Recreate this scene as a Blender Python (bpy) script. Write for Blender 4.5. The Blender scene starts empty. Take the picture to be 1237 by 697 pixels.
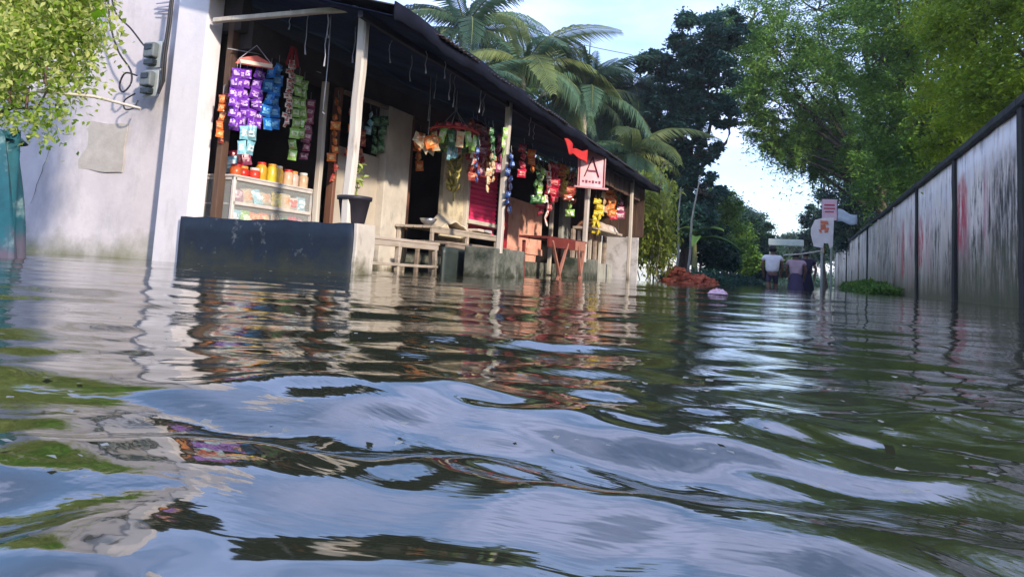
import bpy, math, random
import numpy as np
from mathutils import Vector, Matrix
R = math.radians
rnd = random.Random(7)
S = bpy.context.scene
COL = S.collection

# ------------------------------------------------------------------ camera
cam_d = bpy.data.cameras.new('camera'); cam = bpy.data.objects.new('camera', cam_d); COL.objects.link(cam)
S.camera = cam
cam_d.sensor_width = 36; cam_d.lens = 36 * 850 / 1237
cam_d.shift_y = (240.6 - 348.5) / 1237
cam_d.clip_start = 0.02; cam_d.clip_end = 3000
yaw, pit, rol = 0.38795, R(5.5), R(3.4)
F = Vector((-math.sin(yaw), math.cos(yaw), 0)); RR = Vector((math.cos(yaw), math.sin(yaw), 0)); UU = Vector((0, 0, 1))
F2 = F * math.cos(pit) + UU * math.sin(pit); U2 = UU * math.cos(pit) - F * math.sin(pit)
R3 = RR * math.cos(rol) + U2 * math.sin(rol); U3 = U2 * math.cos(rol) - RR * math.sin(rol)
M = Matrix((R3, U3, -F2)).transposed().to_4x4(); M.translation = (0, 0, 0.14)
cam.matrix_world = M

# ------------------------------------------------------------------ light
SUN_DIR = Vector((0.86, -0.51, 0)).normalized() * math.cos(R(22)) + Vector((0, 0, math.sin(R(22))))
sd = bpy.data.lights.new('sun', 'SUN'); sd.energy = 2.9; sd.angle = R(3.0); sd.color = (1, 0.86, 0.70)
sun = bpy.data.objects.new('sun', sd); COL.objects.link(sun)
sun.rotation_euler = SUN_DIR.to_track_quat('Z', 'Y').to_euler(); sun.location = (20, -10, 20)
W = bpy.data.worlds.new('World'); S.world = W; W.use_nodes = True
nt = W.node_tree; nt.nodes.clear()
N = nt.nodes.new; L = nt.links.new
out = N('ShaderNodeOutputWorld'); bg = N('ShaderNodeBackground'); sky = N('ShaderNodeTexSky')
sky.sky_type = 'NISHITA'; sky.sun_disc = False; sky.sun_elevation = R(22)
sky.sun_rotation = math.atan2(SUN_DIR.x, SUN_DIR.y); sky.air_density = 1.2; sky.dust_density = 1.0; sky.ozone_density = 3
tc = N('ShaderNodeTexCoord'); mp = N('ShaderNodeMapping'); mp.inputs['Scale'].default_value = (1.0, 1.0, 3.2)
nz = N('ShaderNodeTexNoise'); nz.inputs['Scale'].default_value = 2.3; nz.inputs['Detail'].default_value = 7; nz.inputs['Roughness'].default_value = .55
cr = N('ShaderNodeValToRGB'); cr.color_ramp.elements[0].position = .36; cr.color_ramp.elements[1].position = .70
cr.color_ramp.elements[0].color = (.22, .22, .22, 1); cr.color_ramp.elements[1].color = (.85, .85, .85, 1)
mx = N('ShaderNodeMixRGB'); mx.inputs[2].default_value = (5.7, 6.3, 9.9, 1)
L(tc.outputs['Generated'], mp.inputs[0]); L(mp.outputs[0], nz.inputs['Vector']); L(nz.outputs['Fac'], cr.inputs[0])
hsv = N('ShaderNodeHueSaturation'); hsv.inputs['Saturation'].default_value = 1.5; L(sky.outputs[0], hsv.inputs['Color'])
L(cr.outputs[0], mx.inputs[0]); L(hsv.outputs[0], mx.inputs[1]); L(mx.outputs[0], bg.inputs[0]); L(bg.outputs[0], out.inputs[0])
bg.inputs[1].default_value = 0.145
S.view_settings.view_transform = 'Standard'; S.view_settings.look = 'None'; S.view_settings.gamma = 1
S.view_settings.exposure = 0.92; S.view_settings.use_curve_mapping = False
S.cycles.max_bounces = 7; S.cycles.transparent_max_bounces = 6; S.cycles.caustics_reflective = False; S.cycles.caustics_refractive = False
S.cycles.use_denoising = True; S.cycles.sample_clamp_indirect = 6

# ------------------------------------------------------------------ materials
def mat(name, c1, c2=None, sc=6, rough=.75, bump=.25, stretch=(1, 1, 1), stain=None, st_sc=2.5, st_lo=.5, st_hi=.68,
        st_stretch=(1, 1, 1), trans=0, rand=0, metal=0, spec=.4, detail=5, bdist=.01, low=None, low_z=(0, .5), bsc=None):
    """two-tone noise colour, optional stain colour by a second noise, optional growth near a foot height (object z)"""
    m = bpy.data.materials.new(name); m.use_nodes = True; t = m.node_tree; t.nodes.clear(); N = t.nodes.new; L = t.links.new
    o = N('ShaderNodeOutputMaterial'); p = N('ShaderNodeBsdfPrincipled'); L(p.outputs[0], o.inputs[0])
    p.inputs['Roughness'].default_value = rough; p.inputs['Metallic'].default_value = metal
    p.inputs['Specular IOR Level'].default_value = spec
    c2 = c2 or tuple(v * .7 for v in c1)
    tc = N('ShaderNodeTexCoord'); mp = N('ShaderNodeMapping'); mp.inputs['Scale'].default_value = stretch
    L(tc.outputs['Object'], mp.inputs[0])
    n = N('ShaderNodeTexNoise'); n.inputs['Scale'].default_value = sc; n.inputs['Detail'].default_value = detail; n.inputs['Roughness'].default_value = .65
    L(mp.outputs[0], n.inputs['Vector'])
    r = N('ShaderNodeValToRGB'); r.color_ramp.elements[0].position = .32; r.color_ramp.elements[1].position = .68
    r.color_ramp.elements[0].color = (*c2, 1); r.color_ramp.elements[1].color = (*c1, 1); L(n.outputs['Fac'], r.inputs[0])
    col = r.outputs[0]
    if stain:
        mp2 = N('ShaderNodeMapping'); mp2.inputs['Scale'].default_value = st_stretch; mp2.inputs['Location'].default_value = (3.1, 7.7, 1.3)
        L(tc.outputs['Object'], mp2.inputs[0])
        n2 = N('ShaderNodeTexNoise'); n2.inputs['Scale'].default_value = st_sc; n2.inputs['Detail'].default_value = 8; n2.inputs['Roughness'].default_value = .7
        L(mp2.outputs[0], n2.inputs['Vector'])
        r2 = N('ShaderNodeValToRGB'); r2.color_ramp.elements[0].position = st_lo; r2.color_ramp.elements[1].position = st_hi
        L(n2.outputs['Fac'], r2.inputs[0])
        x = N('ShaderNodeMixRGB'); L(r2.outputs[0], x.inputs[0]); L(col, x.inputs[1]); x.inputs[2].default_value = (*stain, 1); col = x.outputs[0]
    if low:
        sx = N('ShaderNodeSeparateXYZ'); L(tc.outputs['Object'], sx.inputs[0])
        mr = N('ShaderNodeMapRange'); mr.inputs[1].default_value = low_z[0]; mr.inputs[2].default_value = low_z[1]
        mr.inputs[3].default_value = 1; mr.inputs[4].default_value = 0
        ad = N('ShaderNodeMath'); ad.operation = 'MULTIPLY_ADD'; ad.inputs[1].default_value = .6; L(n.outputs['Fac'], ad.inputs[0])
        sb = N('ShaderNodeMath'); sb.operation = 'SUBTRACT'; L(sx.outputs[2], ad.inputs[2]); L(ad.outputs[0], sb.inputs[0]); sb.inputs[1].default_value = .3
        L(sb.outputs[0], mr.inputs[0])
        x = N('ShaderNodeMixRGB'); L(mr.outputs[0], x.inputs[0]); L(col, x.inputs[1]); x.inputs[2].default_value = (*low, 1); col = x.outputs[0]
    if rand:
        oi = N('ShaderNodeObjectInfo'); hs = N('ShaderNodeHueSaturation')
        m1 = N('ShaderNodeMapRange'); m1.inputs[3].default_value = 1 - rand; m1.inputs[4].default_value = 1 + rand
        L(oi.outputs['Random'], m1.inputs[0]); L(m1.outputs[0], hs.inputs['Value']); L(col, hs.inputs['Color']); col = hs.outputs[0]
    L(col, p.inputs['Base Color'])
    if bump:
        n3 = n
        if bsc:
            n3 = N('ShaderNodeTexNoise'); n3.inputs['Scale'].default_value = bsc; n3.inputs['Detail'].default_value = 4; L(mp.outputs[0], n3.inputs['Vector'])
        b = N('ShaderNodeBump'); b.inputs['Strength'].default_value = bump; b.inputs['Distance'].default_value = bdist
        L(n3.outputs['Fac'], b.inputs['Height']); L(b.outputs[0], p.inputs['Normal'])
    if trans:
        tr = N('ShaderNodeBsdfTranslucent'); L(col, tr.inputs[0]); ms = N('ShaderNodeMixShader'); ms.inputs[0].default_value = trans
        L(p.outputs[0], ms.inputs[1]); L(tr.outputs[0], ms.inputs[2]); L(ms.outputs[0], o.inputs[0])
    return m

def leafmat(name, stops, trans=.35, rough=.5, var=.35):
    """foliage whose tone differs from leaf to leaf"""
    m = bpy.data.materials.new(name); m.use_nodes = True; t = m.node_tree; t.nodes.clear(); N = t.nodes.new; L = t.links.new
    o = N('ShaderNodeOutputMaterial'); p = N('ShaderNodeBsdfPrincipled'); g = N('ShaderNodeNewGeometry')
    p.inputs['Roughness'].default_value = rough; p.inputs['Specular IOR Level'].default_value = .3
    tc = N('ShaderNodeTexCoord'); n = N('ShaderNodeTexNoise'); n.inputs['Scale'].default_value = 1.1; n.inputs['Detail'].default_value = 3
    L(tc.outputs['Object'], n.inputs['Vector'])
    mm = N('ShaderNodeMath'); mm.operation = 'MULTIPLY_ADD'; mm.inputs[1].default_value = var; L(g.outputs['Random Per Island'], mm.inputs[0])
    m2 = N('ShaderNodeMath'); m2.operation = 'MULTIPLY_ADD'; m2.inputs[1].default_value = 1.3; m2.inputs[2].default_value = -.3
    L(n.outputs['Fac'], m2.inputs[0]); L(m2.outputs[0], mm.inputs[2])
    r = N('ShaderNodeValToRGB'); L(mm.outputs[0], r.inputs[0])
    els = r.color_ramp.elements
    while len(els) < len(stops): els.new(.5)
    for i, c in enumerate(stops): els[i].position = i / (len(stops) - 1) * .8 + .1; els[i].color = (*c, 1)
    L(r.outputs[0], p.inputs['Base Color'])
    tr = N('ShaderNodeBsdfTranslucent'); L(r.outputs[0], tr.inputs[0]); ms = N('ShaderNodeMixShader'); ms.inputs[0].default_value = trans
    L(p.outputs[0], ms.inputs[1]); L(tr.outputs[0], ms.inputs[2]); L(ms.outputs[0], o.inputs[0])
    return m

MT = {}
def m(k, *a, **kw):
    if k not in MT: MT[k] = mat(k, *a, **kw)
    return MT[k]
WHITE = m('white_wash_plaster', (.62, .59, .61), (.51, .48, .51), sc=2.2, rough=.85, bump=.2, stain=(.34, .33, .35), st_sc=1.8, st_lo=.50, st_hi=.75, st_stretch=(1, 1, .5),
          low=(.20, .21, .13), low_z=(-.05, .26), bsc=22)
COLW = m('column_white_paint', (.80, .77, .80), (.70, .68, .72), sc=3, rough=.8, bump=.15, stain=(.45, .42, .40), st_sc=3, st_lo=.54, st_hi=.80, st_stretch=(1, 1, .3), bsc=30, low=(.26, .25, .18), low_z=(-2.02, -1.8))
NAVY = m('navy_painted_cement', (.008, .018, .034), (.004, .009, .018), sc=5, rough=.55, bump=.35, stain=(.16, .18, .19), st_sc=7, st_lo=.60, st_hi=.72, bsc=18, low=(.03, .035, .025), low_z=(-.05, .16))
CREAM = m('cream_distemper', (.52, .46, .38), (.43, .38, .31), sc=3, rough=.85, bump=.15, stain=(.25, .22, .18), st_sc=2.5, st_lo=.58, st_hi=.8, bsc=25)
CREAML = m('pale_cement', (.62, .57, .49), (.47, .43, .37), sc=4, rough=.85, bump=.3, stain=(.16, .15, .12), st_sc=4, st_lo=.55, st_hi=.75, st_stretch=(1, 1, .4), low=(.14, .13, .08), low_z=(-.02, .16))
POSTW = m('pale_weathered_wood', (.66, .61, .53), (.44, .39, .33), sc=7, rough=.75, bump=.4, stretch=(1, 1, .12), stain=(.2, .17, .14), st_sc=5, st_lo=.6, st_hi=.75, st_stretch=(1, 1, .3), low=(.13, .11, .075), low_z=(-.02, .16))
WOOD = m('grey_brown_wood', (.36, .29, .23), (.17, .13, .10), sc=8, rough=.75, bump=.4, stretch=(.25, .25, 1), rand=.15)
WOODP = m('worn_plank_wood', (.55, .48, .40), (.33, .27, .21), sc=6, rough=.7, bump=.4, stretch=(1, .15, 1), rand=.12, low=(.12, .10, .07), low_z=(-.02, .14))
WOODD = m('dark_brown_wood', (.13, .075, .05), (.06, .035, .025), sc=8, rough=.6, bump=.3, stretch=(1, 1, .2))
REDW = m('red_oxide_wood', (.22, .04, .028), (.12, .02, .015), sc=6, rough=.6, bump=.3, stretch=(1, .2, 1), rand=.15)
TARP = m('navy_tarpaulin', (.010, .020, .060), (.006, .010, .030), sc=3, rough=.9, bump=.5, bsc=6, bdist=.03, spec=.1)
TIN = m('weathered_tin_sheet', (.045, .047, .055), (.022, .024, .03), sc=3, rough=.75, bump=.2, stain=(.06, .035, .025), st_sc=3)
CONC = m('mossy_concrete', (.20, .20, .17), (.10, .11, .09), sc=7, rough=.9, bump=.5, stain=(.03, .045, .03), st_sc=4, st_lo=.45, st_hi=.65, low=(.03, .035, .02), low_z=(-.02, .14))
PINK = m('pink_shutter_paint', (.95, .06, .24), (.88, .05, .18), sc=4, rough=.45, bump=.1, rand=.08)
SALMON = m('salmon_panel_paint', (.80, .48, .36), (.70, .30, .22), sc=3.2, rough=.7, bump=.2, stain=(.30, .14, .08), st_sc=4, st_lo=.55, st_hi=.68)
REDF = m('red_frame_paint', (.50, .03, .05), (.30, .02, .03), sc=5, rough=.55, bump=.1)
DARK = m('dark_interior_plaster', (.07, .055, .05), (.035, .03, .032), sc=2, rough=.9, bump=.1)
BLACKP = m('black_plastic', (.035, .03, .04), (.02, .018, .025), sc=8, rough=.5, bump=.1)
SOIL = m('pot_soil', (.05, .03, .02), rough=.95)
STRING = m('pale_string', (.42, .42, .46), (.3, .3, .34), rough=.8, bump=0)
WIRE = m('black_cable', (.025, .025, .03), rough=.5, bump=0)
METER = m('grey_meter_case', (.16, .19, .20), (.10, .12, .13), sc=12, rough=.4, bump=.05)
METERD = m('dark_meter_window', (.02, .03, .035), rough=.15, bump=0)
METERL = m('pale_meter_base', (.45, .50, .52), (.36, .4, .42), rough=.5, bump=0)
BARK = m('brown_bark', (.14, .11, .085), (.06, .045, .035), sc=9, rough=.9, bump=.7, stretch=(1, 1, .35), bdist=.03)
BARKP = m('pale_palm_bark', (.42, .38, .33), (.22, .20, .17), sc=3, rough=.9, bump=.6, stretch=(.3, .3, 3), bdist=.03)
SKIN = m('brown_skin', (.20, .10, .065), (.16, .08, .05), sc=10, rough=.55, bump=.03)
HAIR = m('black_hair', (.010, .008, .008), (.006, .005, .005), sc=30, rough=.5)
BRICK = m('orange_red_brick', (.56, .15, .07), (.36, .08, .04), sc=7, rough=.9, bump=.4, rand=.3, stain=(.14, .06, .04), st_sc=4)
def plain(name, c, rough=.45, rand=.1, c2=None, **kw): return m(name, c, c2 or tuple(v * .75 for v in c), sc=14, rough=rough, bump=.06, rand=rand, **kw)

# ------------------------------------------------------------------ mesh helpers
def smooth(P, k=6):
    P = [Vector(p) for p in P]; out = []
    for i in range(len(P)-1):
        a, b, c, d = P[max(i-1, 0)], P[i], P[i+1], P[min(i+2, len(P)-1)]
        for j in range(k):
            t = j/k; out.append(.5*((2*b) + (c-a)*t + (2*a-5*b+4*c-d)*t*t + (3*b-a-3*c+d)*t**3))
    return out + [P[-1]]
class MB:
    def __init__(s): s.v = []; s.f = []; s.mi = []; s.sm = []
    def add(s, v, f, mi=0, smooth=False):
        k = len(s.v); s.v += [tuple(p) for p in v]
        for q in f: s.f.append(tuple(k + i for i in q)); s.mi.append(mi); s.sm.append(smooth)
    def box(s, c, d, rz=0, mi=0, rot=None, jit=0):
        Rm = rot if rot else Matrix.Rotation(rz, 3, 'Z'); c = Vector(c); vs = []
        for z in (-.5, .5):
            for x, y in ((-.5, -.5), (.5, -.5), (.5, .5), (-.5, .5)):
                p = Vector((x * d[0], y * d[1], z * d[2]))
                if jit: p += Vector((rnd.uniform(-jit, jit), rnd.uniform(-jit, jit), rnd.uniform(-jit, jit)))
                vs.append(c + Rm @ p)
        s.add(vs, [(3, 2, 1, 0), (4, 5, 6, 7), (0, 1, 5, 4), (1, 2, 6, 5), (2, 3, 7, 6), (3, 0, 4, 7)], mi)
    def beam(s, a, b, w, h, seg=1, wob=0, mi=0, up=(0, 0, 1), ch=.12):
        """eight-sided timber with worn corners between two points"""
        a, b = Vector(a), Vector(b); d = (b - a); Lh = d.length; d.normalize(); up = Vector(up)
        sx = d.cross(up)
        if sx.length < .1: sx = d.cross(Vector((0, 1, 0)))
        sx.normalize(); sz = sx.cross(d).normalized()
        c = min(w, h) * ch; prof = [(w/2-c, -h/2), (w/2, -h/2+c), (w/2, h/2-c), (w/2-c, h/2), (-w/2+c, h/2), (-w/2, h/2-c), (-w/2, -h/2+c), (-w/2+c, -h/2)]
        vs = []
        for i in range(seg + 1):
            q = a + d * Lh * i / seg
            if wob and 0 < i: q += sx * rnd.uniform(-wob, wob) + sz * rnd.uniform(-wob, wob)
            vs += [q + sx * px + sz * pz for px, pz in prof]
        fs = [tuple(range(7, -1, -1)), tuple(range(seg*8, seg*8+8))]
        for i in range(seg):
            for j in range(8): k = (j + 1) % 8; fs.append((i*8+j, i*8+k, i*8+8+k, i*8+8+j))
        s.add(vs, fs, mi)
    def tube(s, pts, rad, n=8, mi=0, cap=True, smooth=True):
        pts = [Vector(p) for p in pts]; k = len(pts)
        rad = rad if isinstance(rad, (list, tuple)) else [rad] * k
        vs = []; ref = Vector((.3, .2, 1)).normalized()
        for i, p in enumerate(pts):
            d = (pts[min(i+1, k-1)] - pts[max(i-1, 0)])
            if d.length < 1e-9: d = Vector((0, 0, 1))
            d.normalize(); a = d.cross(ref)
            if a.length < .05: a = d.cross(Vector((1, 0, 0)))
            a.normalize(); b = d.cross(a)
            for j in range(n):
                t = 2 * math.pi * j / n; vs.append(p + (a * math.cos(t) + b * math.sin(t)) * rad[i])
        fs = []
        for i in range(k - 1):
            for j in range(n): q = (j + 1) % n; fs.append((i*n+j, i*n+q, i*n+n+q, i*n+n+j))
        s.add(vs, fs, mi, smooth)
        if cap: s.add(vs[:n], [tuple(range(n-1, -1, -1))], mi); s.add(vs[-n:], [tuple(range(n))], mi)
    def lathe(s, c, prof, n=16, mi=0, smooth=True):
        vs = []; fs = []
        for r, z in prof:
            for j in range(n): t = 2*math.pi*j/n; vs.append((c[0]+r*math.cos(t), c[1]+r*math.sin(t), c[2]+z))
        for i in range(len(prof)-1):
            for j in range(n): q = (j+1) % n; fs.append((i*n+j, i*n+q, i*n+n+q, i*n+n+j))
        s.add(vs, fs, mi, smooth)
    def sheet(s, fn, nu, nv, mi=0, th=0, smooth=True):
        """grid surface fn(u,v) with optional thickness along -normal-ish th vector"""
        vs = [Vector(fn(i/nu, j/nv)) for j in range(nv+1) for i in range(nu+1)]
        fs = [(j*(nu+1)+i, j*(nu+1)+i+1, (j+1)*(nu+1)+i+1, (j+1)*(nu+1)+i) for j in range(nv) for i in range(nu)]
        if not th: s.add(vs, fs, mi, smooth); return
        t = Vector(th); k = len(vs); al = vs + [p + t for p in vs]; fs2 = fs + [tuple(i + k for i in reversed(q)) for q in fs]
        w = nu + 1
        ring = [i for i in range(w)] + [j*w+nu for j in range(1, nv+1)] + [nv*w+i for i in range(nu-1, -1, -1)] + [j*w for j in range(nv-1, 0, -1)]
        for i, a in enumerate(ring): b = ring[(i+1) % len(ring)]; fs2.append((b, a, a+k, b+k))
        s.add(al, fs2, mi, smooth)
    def mesh(s, name, mats):
        me = bpy.data.meshes.new(name); me.from_pydata(s.v, [], s.f)
        for q in (mats if isinstance(mats, (list, tuple)) else [mats]): me.materials.append(q)
        me.polygons.foreach_set('material_index', s.mi); me.polygons.foreach_set('use_smooth', s.sm); me.update(); return me
    def build(s, name, mats, parent=None, loc=None, rz=0, rot=None):
        return put(name, s.mesh(name, mats), parent, loc, rz, rot)
def put(name, me, parent=None, loc=None, rz=0, rot=None):
    o = bpy.data.objects.new(name, me); COL.objects.link(o); o.parent = parent
    if loc is not None: o.location = loc
    if rot is not None: o.rotation_euler = rot
    elif rz: o.rotation_euler = (0, 0, rz)
    return o
def tag(o, label, cat, group=None, kind=None):
    o['label'] = label
    if cat: o['category'] = cat
    if group: o['group'] = group
    if kind: o['kind'] = kind
    return o
def thing(name, label, cat, loc=(0, 0, 0), group=None, rz=0):
    o = bpy.data.objects.new(name, None); COL.objects.link(o); o.location = loc; o.rotation_euler = (0, 0, rz); o.empty_display_size = .1
    return tag(o, label, cat, group)
def bev(o, w=.006, seg=2):
    b = o.modifiers.new('bevel', 'BEVEL'); b.width = w; b.segments = seg; b.limit_method = 'ANGLE'; return o
def rawmesh(name, verts, quads, mats, n=4, smooth=False, mi=None):
    """fast mesh from numpy arrays"""
    me = bpy.data.meshes.new(name); nv = len(verts); nf = len(quads)
    me.vertices.add(nv); me.vertices.foreach_set('co', np.asarray(verts, np.float32).ravel())
    me.loops.add(nf * n); me.loops.foreach_set('vertex_index', np.asarray(quads, np.int32).ravel())
    me.polygons.add(nf); me.polygons.foreach_set('loop_start', np.arange(0, nf * n, n, dtype=np.int32))
    if smooth: me.polygons.foreach_set('use_smooth', np.ones(nf, bool))
    for q in (mats if isinstance(mats, (list, tuple)) else [mats]): me.materials.append(q)
    if mi is not None: me.polygons.foreach_set('material_index', np.asarray(mi, np.int32))
    me.update(calc_edges=True); return me

# ------------------------------------------------------------------ ground and water
g = MB(); g.sheet(lambda u, v: ((u-.5)*1600, (v-.5)*1600, -.62 + .03*math.sin(u*37)*math.sin(v*29)), 40, 40)
o = g.build('ground', m('mud_ground', (.09, .07, .05), (.05, .04, .03), sc=.5)); o['kind'] = 'structure'

def water():
    nr = 640; rr = np.concatenate([[0.02], np.geomspace(.06, 900, nr)])
    fa = math.atan2(F.y, F.x)
    dense = np.linspace(-R(62), R(62), 400); coarse = np.linspace(R(62), 2*math.pi - R(62), 120)[1:-1]
    th = np.concatenate([dense, coarse]) + fa; nt_ = len(th)
    RRr, TT = np.meshgrid(rr, th, indexing='ij'); X = RRr*np.cos(TT); Y = RRr*np.sin(TT)
    Z = np.zeros_like(X); rg = np.random.RandomState(11)
    ca, sa = math.cos(fa), math.sin(fa); P = X*ca + Y*sa; Q = -X*sa + Y*ca      # along view, to the left
    def noise(x, y, seed, n=6, k=1.0):
        q = np.random.RandomState(seed); s_ = np.zeros_like(x)
        for _ in range(n):
            a = q.uniform(0, 6.283); kk = k*q.uniform(.6, 1.7); s_ += np.sin(x*math.cos(a)*kk + y*math.sin(a)*kk + q.uniform(0, 6.283))
        return s_ / math.sqrt(n/2)
    # wind ripples: many directions round the line of the street, each faded out where the mesh is too coarse for it
    cell = np.maximum(RRr*.0156, .002)
    for i in range(130):
        lam = math.exp(rg.uniform(math.log(.04), math.log(1.7)))
        a = fa + rg.normal(0, .42) + (math.pi if rg.rand() < .3 else 0); k = 2*math.pi/lam
        sl = .0115 * (lam/.4)**.05
        A = sl/k*(1.95 if lam < .30 else .58); fade = np.clip((lam/cell - 3.0)/4, 0, 1)
        ph = k*(X*math.cos(a) + Y*math.sin(a)) + rg.uniform(0, 6.283) + .5*noise(X, Y, 100+i, 3, 1.2/max(lam, .3))
        env = .45 + .55*np.clip(.5 + .6*noise(X, Y, 300+i, 3, 1.5/max(lam, .4)), 0, 1.3)
        Z += A*fade*env*np.sin(ph)*(1.0 + .25*np.exp(-(RRr/.6)**2) - .28*np.exp(-((RRr-1.2)/.6)**2) - .12*np.exp(-((RRr-2.6)/1.2)**2))
    # the smooth wash of the wader's own wake close by: crests lying across the view
    wob = .035*noise(X, Y, 51, 4, 5) + .018*noise(X, Y, 52, 5, 14) + .006*noise(X, Y, 53, 6, 38); hm = np.clip(.85 + .38*noise(X, Y, 54, 5, 7), .15, 1.6)
    def ridge(p0, tilt, H, wf, wb, q0=0, qw=9):
        c = P + wob + tilt*Q - p0; e = np.exp(-((Q-q0)/qw)**2)
        return H*hm*e*np.where(c < 0, np.exp(-(c/wf)**2), np.exp(-(c/wb)**2))
    Z += ridge(.66, .10, .019, .095, .15, -.05, .95) - ridge(.52, .06, .006, .05, .05, .1, .5)
    Z += ridge(.415, -.16, .018, .115, .075, .05, .9)
    Z += ridge(.20, .12, .010, .08, .05, -.05, .9)
    Z += ridge(.83, -.05, .003, .06, .09, .3, .5) + ridge(.325, .05, .005, .045, .04, -.15, .3)
    Z += ridge(1.02, -.12, .006, .10, .13, -.55, .35) + ridge(1.32, .18, .003, .10, .12, .2, .5) + ridge(1.9, -.1, .007, .14, .14, -.95, .6)
    Z += np.exp(-(RRr/.95)**2)*.0022*noise(X, Y, 61, 7, 26) + np.exp(-(RRr/1.6)**2)*.0010*noise(X*.7, Y*1.3, 63, 9, 75)*np.clip(noise(X, Y, 64, 4, 7), 0, 2)
    v = np.stack([X, Y, Z], -1).reshape(-1, 3)
    i = np.arange(nr)[:, None]; j = np.arange(nt_)[None, :]; j2 = (j+1) % nt_
    qd = np.stack([i*nt_+j+0*j2, (i+1)*nt_+j, (i+1)*nt_+j2, i*nt_+j2], -1).reshape(-1, 4)
    mt = bpy.data.materials.new('flood_water'); mt.use_nodes = True; t = mt.node_tree; t.nodes.clear(); N = t.nodes.new; L = t.links.new
    o = N('ShaderNodeOutputMaterial'); p = N('ShaderNodeBsdfPrincipled'); L(p.outputs[0], o.inputs[0])
    p.inputs['Base Color'].default_value = (.050, .048, .022, 1); p.inputs['Roughness'].default_value = .05; p.inputs['IOR'].default_value = 2.1
    p.inputs['Specular IOR Level'].default_value = .8
    tc = N('ShaderNodeTexCoord'); mp = N('ShaderNodeMapping'); mp.inputs['Rotation'].default_value = (0, 0, -yaw*.6); mp.inputs['Scale'].default_value = (.6, 1.5, 1)
    L(tc.outputs['Object'], mp.inputs[0])
    n1 = N('ShaderNodeTexNoise'); n1.inputs['Scale'].default_value = 5; n1.inputs['Detail'].default_value = 5; n1.inputs['Roughness'].default_value = .55; n1.inputs['Distortion'].default_value = .6
    L(mp.outputs[0], n1.inputs['Vector'])
    b = N('ShaderNodeBump'); b.inputs['Strength'].default_value = .30; b.inputs['Distance'].default_value = .012
    L(n1.outputs['Fac'], b.inputs['Height'])
    L(b.outputs[0], p.inputs['Normal'])
    o = put('water', rawmesh('water', v, qd, mt, smooth=True)); o['kind'] = 'structure'
water()

# ------------------------------------------------------------------ house on the left
h = thing('plastered_house', 'white plastered house with a square corner column and a bare grey patch on its wall', 'house', (-5.53, 5.0, 0))
w = MB()
def hw(u, v):                                   # camera-facing wall, slightly out of square with the shops
    x = -.205 + (-2.9 - -.205)*u; return (x, .16 - .40*u + .006*math.sin(u*19+v*7), -.6 + v*5.2)
w.sheet(hw, 30, 20, th=(0, .22, 0)); w.build('wall', WHITE, h)
c = MB(); c.box((0, .09, 2.0), (.40, .20, 5.2)); bev(c.build('column', COLW, h), .012, 3)
p = MB(); p.sheet(lambda u, v: (-1.37 + .56*u + .008*math.sin(v*9), hw((-1.37 + .56*u + .205)/-2.695, 0)[1] - .009, .88 + .50*v + .008*math.sin(u*8) - .03*u), 8, 6, th=(0, .012, 0), smooth=False)
p.build('bare_cement_patch', m('bare_cement_render', (.47, .45, .42), (.38, .36, .33), sc=9, rough=.95, bump=.5), h)
# faded notice painted high on the wall: three worn rows of strokes, not legible in the photograph
FADE = m('faded_blue_grey_paint', (.40, .41, .52), rough=.9, bump=0)
for r_ in range(3):
    nb = MB(); nb.box((-.47, .052, 2.60 - r_*.045), (.22 - .03*r_, .008, .014), jit=.003); nb.build('notice_line', FADE, h)
CRK = m('plaster_crack', (.16, .15, .15), rough=.95, bump=0)
for (x, z, L_, sl) in [(-1.9, .5, .6, .3)]:
    t_ = MB(); pts = [(x + sl*L_*k/9 + rnd.uniform(-.012, .012), 0, z + L_*k/9) for k in range(10)]; pts = [(a, hw((a+.205)/-2.695, 0)[1] - .001, c_) for a, b, c_ in pts]
    t_.tube(pts, [.0015 + .0015*math.sin(k*.35) for k in range(10)], 4); t_.build('crack', CRK, h)
# electricity meters and their cables
for k, (x, z, lb) in enumerate([(-5.98, 2.03, 'upper of two grey electricity meters beside the white corner column'), (-5.985, 1.74, 'lower of two grey electricity meters beside the white corner column')]):
    t_ = thing('electric_meter', lb, 'meter', (x, 4.965, z), 'electricity meters on the white wall')
    b_ = MB(); b_.box((0, .03, 0), (.20, .04, .27)); bev(b_.build('back_board', METERL, t_), .008)
    b_ = MB(); b_.box((0, -.025, .035), (.145, .07, .15)); bev(b_.build('case', METER, t_), .018, 3)
    b_ = MB(); b_.box((0, -.064, .06), (.09, .012, .05)); b_.build('window', METERD, t_)
    b_ = MB(); b_.box((0, -.02, -.085), (.13, .055, .055)); bev(b_.build('terminal_cover', METERD, t_), .008)
c = MB()
for dx in (0, .03):
    c.tube([(-5.80+dx*.7, 4.955, 2.62-dx), (-5.80+dx, 4.95, 2.3), (-5.815+dx, 4.95, 2.0), (-5.80+dx, 4.95, 1.75), (-5.83, 4.95, 1.62)], .013, 6)
tag(c.build('conduit', WIRE), 'black conduit running down between meters and white column', 'conduit')
c = MB()
c.tube(smooth([(-6.52, 4.84, 2.72), (-6.40, 4.83, 2.45), (-6.20, 4.86, 2.28), (-6.06, 4.88, 2.14), (-6.03, 4.90, 2.10)]), .009, 6)
tag(c.build('power_cable', WIRE), 'grey cable curving down the white wall into the upper meter', 'cable')
c = MB(); c.tube(smooth([(-6.56, 4.84, 2.72), (-6.46, 4.83, 2.35), (-6.33, 4.86, 2.05), (-6.16, 4.88, 1.86), (-6.13, 4.88, 1.72), (-6.20, 4.86, 1.63), (-6.26, 4.86, 1.70), (-6.20, 4.86, 1.82), (-6.08, 4.9, 1.80)]), .009, 6)
tag(c.build('power_cable', WIRE), 'grey cable looping beside the lower meter on the white wall', 'cable')
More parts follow.
